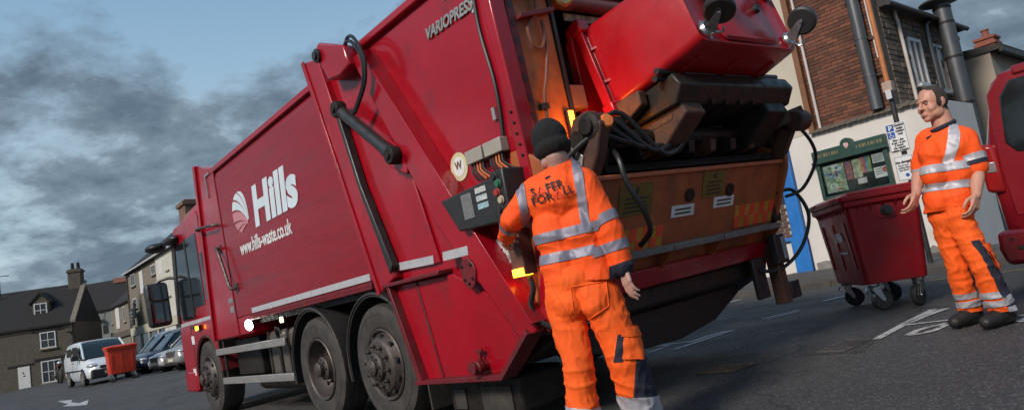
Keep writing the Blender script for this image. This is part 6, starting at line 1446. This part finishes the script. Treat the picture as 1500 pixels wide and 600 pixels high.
    tb('navy_panel', [(P(899, 500), Vector((1, 0, -.3)).normalized()), (P(911, 500), Vector((-1, 0, .3)).normalized()), (P(905, 487), Vector((0, 0, -1))), (P(905, 526), Vector((0, 0, 1))), (P(905, 500, 3.72), Vector((0, -1, 0)))], NAVY, .0045)
    h1 = P(940, 590); n1 = Vector((.18, 0, 1)).normalized()
    tb('hem_band', [(h1-n1*.04, n1), (h1+n1*.04, -n1), (P(893, 590), Vector((1, 0, 0)))], REF2, .006)
    h1 = P(855, 603); tb('hem_band', [(h1-n1*.03, n1), (h1+n1*.03, -n1), (P(893, 590), Vector((-1, 0, 0)))], REF2, .006)
    # cargo pocket and back pocket
    bt2 = BVHTree.FromPolygons([v.co for v in tm_.vertices], [p.vertices[:] for p in tm_.polygons])
    tb('cargo_pocket', [(P(908, 500), rsid), (P(936, 500), -rsid), (P(920, 486), Vector((-.2, 0, -1)).normalized()), (P(924, 522), Vector((.2, 0, 1)).normalized())], HVT, .016)
    tb('pocket_flap', [(P(905, 480), rsid), (P(938, 480), -rsid), (P(918, 478), Vector((-.2, 0, -1)).normalized()), (P(922, 491), Vector((.2, 0, 1)).normalized())], HVT, .021)
    def seam(pts, name='seam', r=.0035, m=HVT):
        q = []
        for x, y in spline([(a, b_, 0) for a, b_ in pts], 6) if False else pts:
            d = pray(x, y).normalized(); h = bt2.ray_cast(CAMP, d)[0]
            if h: q.append(h-d*.002)
        if len(q) > 2: fin(name, MB().tube(q, r, 5).mesh(name), m, tr_)
    def lin(a, b_, n=8): return [(a[0]+(b_[0]-a[0])*i/n, a[1]+(b_[1]-a[1])*i/n) for i in range(n+1)]
    seam(lin((836, 420), (888, 412))+lin((888, 412), (892, 448))+lin((892, 448), (862, 468))+lin((862, 468), (840, 455))+lin((840, 455), (836, 420)))
    seam(lin((812, 428), (838, 470))); seam(lin((800, 425), (815, 462)))
    bo_ = MB(); boot(bo_, Vector((la.x, la.y, root.z+.10)), Vector((la.x-.06, la.y+.2, root.z+.0)), 1.05); fin('boot', fuse(bo_, .010, 4), BOOT)
    bo_ = MB(); boot(bo_, Vector((ra.x, ra.y, root.z+.10)), Vector((ra.x+.02, ra.y+.2, root.z+.0)), 1.05); fin('boot', fuse(bo_, .010, 4), BOOT)
    # knitted hat with turned-up brim
    h = MB(); hq = Matrix((r_, f, u)).transposed().to_quaternion(); ctr = hc+u*.035
    h.ell(ctr+u*.018, (.098, .116, .108), hq); h.ell(ctr-u*.045-f*.012, (.098, .113, .066), hq)
    hm = fuse(h, .007, 4, .5, (.004, folds(22, (1, 1, .5)))); hm = cut(hm, [(ctr-u*.082-f*.0, (u*.97-f*.12).normalized())], 0); ho = fin('knitted_hat', hm, KNIT); so = ho.modifiers.new('k', 'SOLIDIFY'); so.thickness = .008; so.offset = -1
    h = MB(); h.ell(ctr-u*.045-f*.006, (.104, .120, .060), hq); bm_ = cut(fuse(h, .007, 3), [(ctr-u*.085, (u*.97-f*.12).normalized()), (ctr-u*.030, -(u*.97-f*.12).normalized())], .002); fin('hat_brim', bm_, KNIT, ho)
    return T
worker()

# ---- man watching on the right
def man():
    D = 4.92
    root = G(3.08, 4.92); T = thing('person', 'person in orange polo shirt and work trousers standing beside the dark red bin', 'person', root, 0)
    inv = Matrix.Translation(-root); P = lambda x, y, d=D: AD(x, y, d)
    def fin(name, me, m, par=T, ang=1.2):
        me.transform(inv); return obj(name, me, m, par, 0, True, ang)
    hc = P(1366, 152, 4.93); neck = P(1384, 186, 4.93); chest = P(1388, 225, 4.93)
    ls, rs = P(1414, 202, 4.86), P(1358, 203, 5.03); le, lw = P(1432, 248, 4.84), P(1430, 286, 4.76)
    re, rw = P(1347, 250, 5.06), P(1342, 284, 4.98)
    lh, rh = P(1406, 322, 4.88), P(1384, 324, 4.98)
    lk, rk = P(1440, 392, 4.80), P(1402, 392, 5.0); la, ra = P(1470, 461, 4.84), P(1424, 459, 5.08)
    gL = G(la.x, la.y).z; gR = G(ra.x, ra.y).z
    fw = Vector((-.93, -.30, 0)); upv = Vector((.04, 0, 1))
    b = MB(); at, rot = head_parts(b, hc, (-.97, -.22, -.04), (.06, 0, 1), 1.04)
    b.cone(at(0, -.025, -.04), neck-Vector((0, 0, .04)), .064, .072); b.cone(neck-Vector((0, 0, .06)), P(1392, 300, 4.93), .07, .07)
    for s_, e_, w_ in ((ls, le, lw), (rs, re, rw)): b.cone(chest, s_, .05, .045); b.cone(s_, e_, .046, .044); b.cone(e_, e_+(w_-e_)*.35, .046, .047); b.cone(e_+(w_-e_)*.35, w_, .047, .031)
    hand_parts(b, lw, P(1428, 318, 4.72)-lw, Vector((-.85, -.5, 0)), 1.08, .72)
    hand_parts(b, rw, P(1338, 312, 4.93)-rw, Vector((-.8, -.6, 0)), 1.08, .72)
    scalp = fuse(b, .0045, 5); bd = fin('body', scalp.copy(), SKIN)
    # eyes, brows
    ey = mat('eye white', (.40, .36, .33), .25); ir = mat('dark iris', (.03, .02, .015), .15)
    for q in (-1, 1):
        e = MB().ell(at(q*.031, .0835, .003), (.0105, .0095, .0060), rot).mesh('eye'); eo = fin('eye', e, ey, bd)
        fin('iris', MB().ell(at(q*.031, .0905, .003), (.0050, .0035, .0050), rot).mesh('iris'), ir, eo)
        fin('eyebrow', MB().ell(at(q*.033, .0955, .022), (.019, .005, .0035), rot, 10, 6).mesh('eyebrow'), HAIR, bd)
        fin('eyelid', MB().ell(at(q*.031, .086, .0105), (.015, .009, .0040), rot, 12, 6).mesh('eyelid'), SKIN, bd)
    fin('mouth_line', MB().ell(at(0, .1045, -.0725), (.022, .004, .0022), rot, 12, 6).mesh('mouth_line'), mat('lip', (.28, .09, .07), .5), bd)
    # receding cropped hair taken off the scalp itself: sides and back, thin on top
    f_, r_, u_ = basis((-.97, -.22, -.04), (.06, 0, 1))
    def fr(a, b_, d): return (r_*a+f_*b_+u_*d).normalized()
    hm = cut(scalp, [(at(0, -.06, -.060), fr(0, -.45, 1)), (at(0, .030, .0), fr(0, -1, .02)), (at(0, .052, .085), fr(0, -1, -.1))], .002)
    ho = fin('hair', hm, HAIR, T)
    hm2 = cut(scalp, [(at(0, .0, .078), fr(0, -.30, 1)), (at(0, .052, .10), fr(0, -1, .15))], .0016); fin('hair_top', hm2, HAIR, ho)
    for q in (-1, 1):
        fin('ear', MB().ell(at(q*.083, -.006, -.003), (.009, .020, .031), rot, 12, 8).ell(at(q*.083, .002, -.022), (.008, .011, .012), rot, 10, 6).mesh('ear'), SKIN, bd)
    # polo shirt
    j = MB(); j.cone(neck-Vector((0, 0, .05)), chest, .088, .120)
    for a, q in ((P(1370, 216, 4.98), 0.099), (P(1402, 214, 4.88), 0.095), (P(1364, 226, 4.93), 0.084), (P(1372, 255, 4.98), 0.097), (P(1402, 253, 4.88), 0.099), (P(1368, 256, 4.92), 0.088), (P(1374, 292, 4.98), 0.099), (P(1402, 290, 4.88), 0.101), (P(1374, 294, 4.92), 0.084), (P(1376, 318, 4.97), 0.101), (P(1402, 316, 4.90), 0.101)): j.ell(a, (q, q, q*1.2))
    j.cone(neck-Vector((0, 0, .04)), ls, .068, .074); j.cone(neck-Vector((0, 0, .04)), rs, .068, .070)
    j.cone(ls, le+(le-ls)*-.08, .078, .074); j.cone(rs, re+(re-rs)*-.08, .074, .066)
    jm = fuse(j, .010, 26, .6, (.009, folds(6.5, (.8, .8, 1.7))))
    hem = P(1390, 309); jk = cut(jm, [(hem, Vector((.10, 0, 1)).normalized()), (neck+Vector((0, 0, .012)), Vector((-.30, .1, -1)).normalized())], 0)
    jc = fin('polo_shirt', jk.copy(), HV); so = jc.modifiers.new('cloth', 'SOLIDIFY'); so.thickness = .006; so.offset = -1
    def band(name, planes, m, off=.005): return fin(name, cut(jk, planes, off), m, jc)
    tors = [(P(1420, 250, 4.8), Vector((-1, .0, .10)).normalized())]
    for a, c_, h_ in ((P(1345, 251), P(1415, 243), .058), (P(1348, 277), P(1418, 270), .058)):
        d = (c_-a).normalized(); up = Vector((0, 1, 0)).cross(d); up = up if up.z > 0 else -up
        band('reflective_band', [(a-up*h_/2, up), (a+up*h_/2, -up)]+tors, REF2)
    a, c_ = P(1391, 172), P(1378, 243); d = (c_-a).normalized(); sd = d.cross(Vector((0, 1, 0))).normalized(); mid = (a+c_)/2
    band('reflective_brace', [(mid-sd*.030, sd), (mid+sd*.030, -sd), (P(1380, 246), Vector((.1, 0, 1))), (P(1385, 200, 4.95), Vector((0, -1, 0)))], REF2)
    ax = (le-ls).normalized(); ctr = ls+(le-ls)*.62; band('sleeve_band', [(ctr-ax*.024, ax), (ctr+ax*.024, -ax), (P(1411, 225, 4.8), Vector((1, 0, 0)))], REF2); ctr = ctr+ax*.040
    band('sleeve_stripe', [(ctr-ax*.014, ax), (ctr+ax*.014, -ax), (P(1411, 225, 4.8), Vector((1, 0, 0)))], NAVY)
    cl = MB(); cp = neck+Vector((-.012, 0, .010)); cl.tube([cp+Vector((.074*math.cos(t), .064*math.sin(t), .022*math.cos(t)-.004)) for t in [i*math.pi/10 for i in range(21)]], .018, 8); fin('collar', cl.mesh('collar'), NAVY, jc)
    bt = BVHTree.FromPolygons([v.co for v in jk.vertices], [p.vertices[:] for p in jk.polygons])
    d = pray(1362, 200).normalized(); h_ = bt.ray_cast(CAMP, d)[0]
    if h_:
        me = MB().box(-.03, .03, -.002, .002, -.006, .006).mesh('chest_logo'); me.transform(Matrix.Translation(h_-d*.006)@Matrix.Rotation(R(-18), 4, 'Y')); fin('chest_logo', me, NAVY, jc)
    # trousers
    t = MB(); t.ell(P(1382, 318, 4.97), (.090, .100, .13)); t.ell(P(1403, 316, 4.89), (.095, .100, .13)); t.ell(P(1392, 302, 4.93), (.120, .11, .08))
    t.cone(lh, lk, .088, .074); t.cone(lk, la+Vector((0, 0, .02)), .074, .080); t.cone(rh, rk, .088, .070); t.cone(rk, ra+Vector((0, 0, .02)), .070, .076)
    tm_ = fuse(t, .010, 10, .5, (.015, folds(7.5, (.75, .75, 1.7))))
    tm_ = cut(tm_, [(Vector((0, 0, gL+.095)), Vector((0, 0, 1)))], 0.)
    tr_ = fin('trousers', tm_.copy(), HVT); so = tr_.modifiers.new('cloth', 'SOLIDIFY'); so.thickness = .006; so.offset = -1
    def tb(name, planes, m, off=.004): return fin(name, cut(tm_, planes, off), m, tr_)
    split = (P(1443, 430, 4.9), Vector((1, .0, .28)).normalized()); spn = (split[0], -split[1])
    tb('navy_panel', [split, (P(1450, 391), Vector((-.2, 0, -1)).normalized())], NAVY)
    tb('navy_panel', [(P(1412, 375), Vector((1, 0, .25)).normalized()), (P(1424, 375), Vector((-1, 0, -.25)).normalized()), (P(1420, 352), Vector((0, 0, -1))), (P(1420, 398), Vector((0, 0, 1))), (P(1420, 375, 4.84), Vector((0, -1, 0)))], NAVY)
    for (x, y), tl in (((1468, 430), .30), ((1472, 450), .10)):
        c_ = P(x, y); n1 = Vector((-tl, 0, 1)).normalized(); tb('hem_band', [split, (c_-n1*.030, n1), (c_+n1*.030, -n1)], REF2, .007)
    for (x, y), tl in (((1418, 435), .05), ((1424, 447), .05)):
        c_ = P(x, y); n1 = Vector((-tl, 0, 1)).normalized(); tb('hem_band', [spn, (c_-n1*.022, n1), (c_+n1*.022, -n1)], REF2, .007)
    tb('cargo_pocket', [(P(1424, 375), Vector((1, 0, .25)).normalized()), (P(1456, 375), Vector((-1, 0, -.25)).normalized()), (P(1440, 360), Vector((0, 0, -1))), (P(1442, 396), Vector((0, 0, 1)))], HVT, .018)
    tb('pocket_flap', [(P(1421, 375), Vector((1, 0, .25)).normalized()), (P(1458, 375), Vector((-1, 0, -.25)).normalized()), (P(1440, 356), Vector((0, 0, -1))), (P(1442, 368), Vector((0, 0, 1)))], HVT, .023)
    for a_, to_, g in ((la, Vector((-.19, -.06, 0)), gL), (ra, Vector((-.19, -.05, 0)), gR)):
        bo_ = MB(); an = Vector((a_.x, a_.y, g+.10)); q = an+to_; q.z = g; boot(bo_, an, q, 1.08); fin('boot', fuse(bo_, .009, 3), BOOT)
    # ring on the near hand
    return T
man()
# ------------------------------------------------------------------ road paint and ironwork
def mark(label, pts_px, w, group=None):
    return ground_poly('road_marking', stroke([unproj(*p) for p in pts_px], w), label, group=group)
def quad(label, px, group=None): return ground_poly('road_marking', [unproj(*p) for p in px], label, group=group)
W1 = .065
mark('long white bay line starting at the drain grate beside the bin', [(1284, 497), (1325, 475), (1368, 453)], .07)
mark('white stroke of road lettering beside the long bay line', [(1326, 475), (1355, 463), (1386, 452)], .07)
mark('white upper stroke of road lettering before the boots', [(1325, 476.5), (1355, 473), (1391, 469)], .05)
mark('white curved stroke of road lettering below the bin', [(1331, 491), (1345, 484), (1362, 479), (1386, 474)], .06)
mark('short white stroke between curved lettering and the boots', [(1331, 491), (1350, 489), (1370, 484), (1387, 476)], .05)
mark('white stroke between the two boots of the standing man', [(1406, 480), (1424, 474)], .06)
mark('white stroke just right of the standing man boots', [(1492, 463), (1500, 462)], .06)
mark('white stroke at the right edge below the boots', [(1490, 472), (1512, 465)], .07)
mark('left line of the paired white dashes on the open road', [(1115, 467.5), (1171, 454)], .06)
mark('right line of the paired white dashes on the open road', [(1124, 467.8), (1172, 455.6)], .05)
mark('white dash just left of the standing bin wheels', [(1206, 441), (1245, 431.5)], .10)
mark('short white dash under the rear hopper near the kerb', [(1053, 447), (1086, 438)], .08)
mark('faint white dash in the shadow under the hopper', [(976, 468.5), (1001, 462)], .07)
mark('long white bay line right of the worker legs', [(988, 512), (1030, 498), (1074, 483.5)], .07)
mark('white bay line parallel and left of the worker bay line', [(1009, 502), (1035, 493), (1064, 484.5)], .06)
mark('white road lettering stroke joining the bay lines by the worker', [(965, 505), (990, 503), (1012, 500)], .05)
mark('curved white lettering stroke beside the worker legs', [(952, 516), (966, 511), (981, 506), (962, 507)], .06)
mark('yellow kerb line stretch behind the standing man', [(1362, 411), (1395, 407), (1440, 402), (1515, 393)], .07)
for o in [o for o in bpy.data.objects if o.get('label') == 'yellow kerb line stretch behind the standing man']: o.data.materials[0] = mat('faded yellow line', (.36, .27, .10), .7, dirt=(.10, .09, .07), dscale=8)
quad('white arrow head painted on the road in front of the van', [(84, 587), (106, 585), (104, 588.6), (116, 589.8), (130, 585.2), (127.5, 592.5), (108, 594.2), (91, 594.8), (100, 591.5)])
# drain grates: frame with bars
def grate(label, corners, bars, m):
    c = [Vector(unproj(*p)) for p in corners]; ctr = sum(c, Vector((0, 0)))/4; z = zg(ctr.x, ctr.y)
    T = thing('drain_grate', label, 'drain grate', (ctr.x, ctr.y, z)); q = [v-ctr for v in c]
    def lp(u, v): return (q[0]*(1-u)+q[1]*u)*(1-v)+(q[3]*(1-u)+q[2]*u)*v
    def slab(u0, u1, v0, v1, z0, z1):
        p = [lp(u0, v0), lp(u1, v0), lp(u1, v1), lp(u0, v1)]
        h = [zg(ctr.x+a.x, ctr.y+a.y)-z for a in p]
        return MB().add([(a.x, a.y, k+z0) for a, k in zip(p, h)]+[(a.x, a.y, k+z1) for a, k in zip(p, h)], [(3, 2, 1, 0), (4, 5, 6, 7), (0, 1, 5, 4), (1, 2, 6, 5), (2, 3, 7, 6), (3, 0, 4, 7)])
    slab(0, 1, 0, 1, -.02, .0030).build('pit', M['black'], T, smooth=False)
    fr = slab(0, 1, 0, .10, .0032, .0085); fr.build('frame_edge', m, T, smooth=False); slab(0, 1, .90, 1, .0032, .0085).build('frame_edge', m, T, smooth=False)
    slab(0, .06, .10, .90, .0032, .0085).build('frame_edge', m, T, smooth=False); slab(.94, 1, .10, .90, .0032, .0085).build('frame_edge', m, T, smooth=False)
    for k in range(bars):
        u = .08+.86*(k+.2)/bars; slab(u, u+.42/bars, .101, .899, .0032, .0075).build('bar', m, T, smooth=False)
    for k in range(3):
        v = .25+.25*k; slab(.061, .939, v-.012, v+.012, .0077, .0083).build('cross_bar', m, T, smooth=False)
def shade_patch(px, dz=.0025, jag=.05, seed=1):
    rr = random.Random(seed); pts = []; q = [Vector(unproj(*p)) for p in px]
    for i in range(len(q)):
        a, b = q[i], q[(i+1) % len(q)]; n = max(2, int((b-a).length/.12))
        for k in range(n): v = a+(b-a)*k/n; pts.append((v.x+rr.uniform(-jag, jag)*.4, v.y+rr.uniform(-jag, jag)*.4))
    o = ground_poly('road_shade_patch', pts, None, None, dz, SHADE_ASPH); o['kind'] = 'structure'
shade_patch([(1166, 522), (1172, 488), (1240, 468), (1330, 440), (1352, 452), (1300, 484), (1262, 516)])  # shade beside the standing bin, put into the road colour as a dark sheet
iron = mat('worn cast iron', (.11, .10, .092), .45, metal=.4, col2=(.06, .054, .05), nscale=12, rvar=.15)
rusty = mat('rusty cast iron', (.24, .15, .085), .6, metal=.3, col2=(.08, .055, .04), nscale=12, rvar=.15)
grate('dark square drain grate in the road in front of the standing bin', [(1195, 517), (1238, 515), (1281, 496), (1240, 497)], 9, iron)
grate('rusty drain grate sunk in the road near the worker', [(1020, 548), (1072, 545), (1107, 532), (1060, 534)], 10, rusty)
# litter: leaves and grit nobody would count
rl = random.Random(21); lv = MB()
for k in range(420):
    s_, n_ = rl.uniform(-14, 2), rl.uniform(1.0, 10.6); p = SN(s_, n_); z = zg(p.x, p.y)+.004; a = rl.uniform(0, 6.28); r0 = rl.uniform(.006, .022)
    lv.add([(p.x+r0*math.cos(a+t)*(1 if i % 2 else .6), p.y+r0*math.sin(a+t)*(1 if i % 2 else .6), z+rl.uniform(0, .008)) for i, t in enumerate((0, 1.57, 3.14, 4.71))], [(0, 1, 2, 3)])
tag(lv.build('grit', mat('leaf litter and grit', (.14, .11, .075), .9, col2=(.05, .04, .03), nscale=3, rand=.5), smooth=False), 'scattered grit and leaf crumbs on the road', 'grit', kind='stuff')
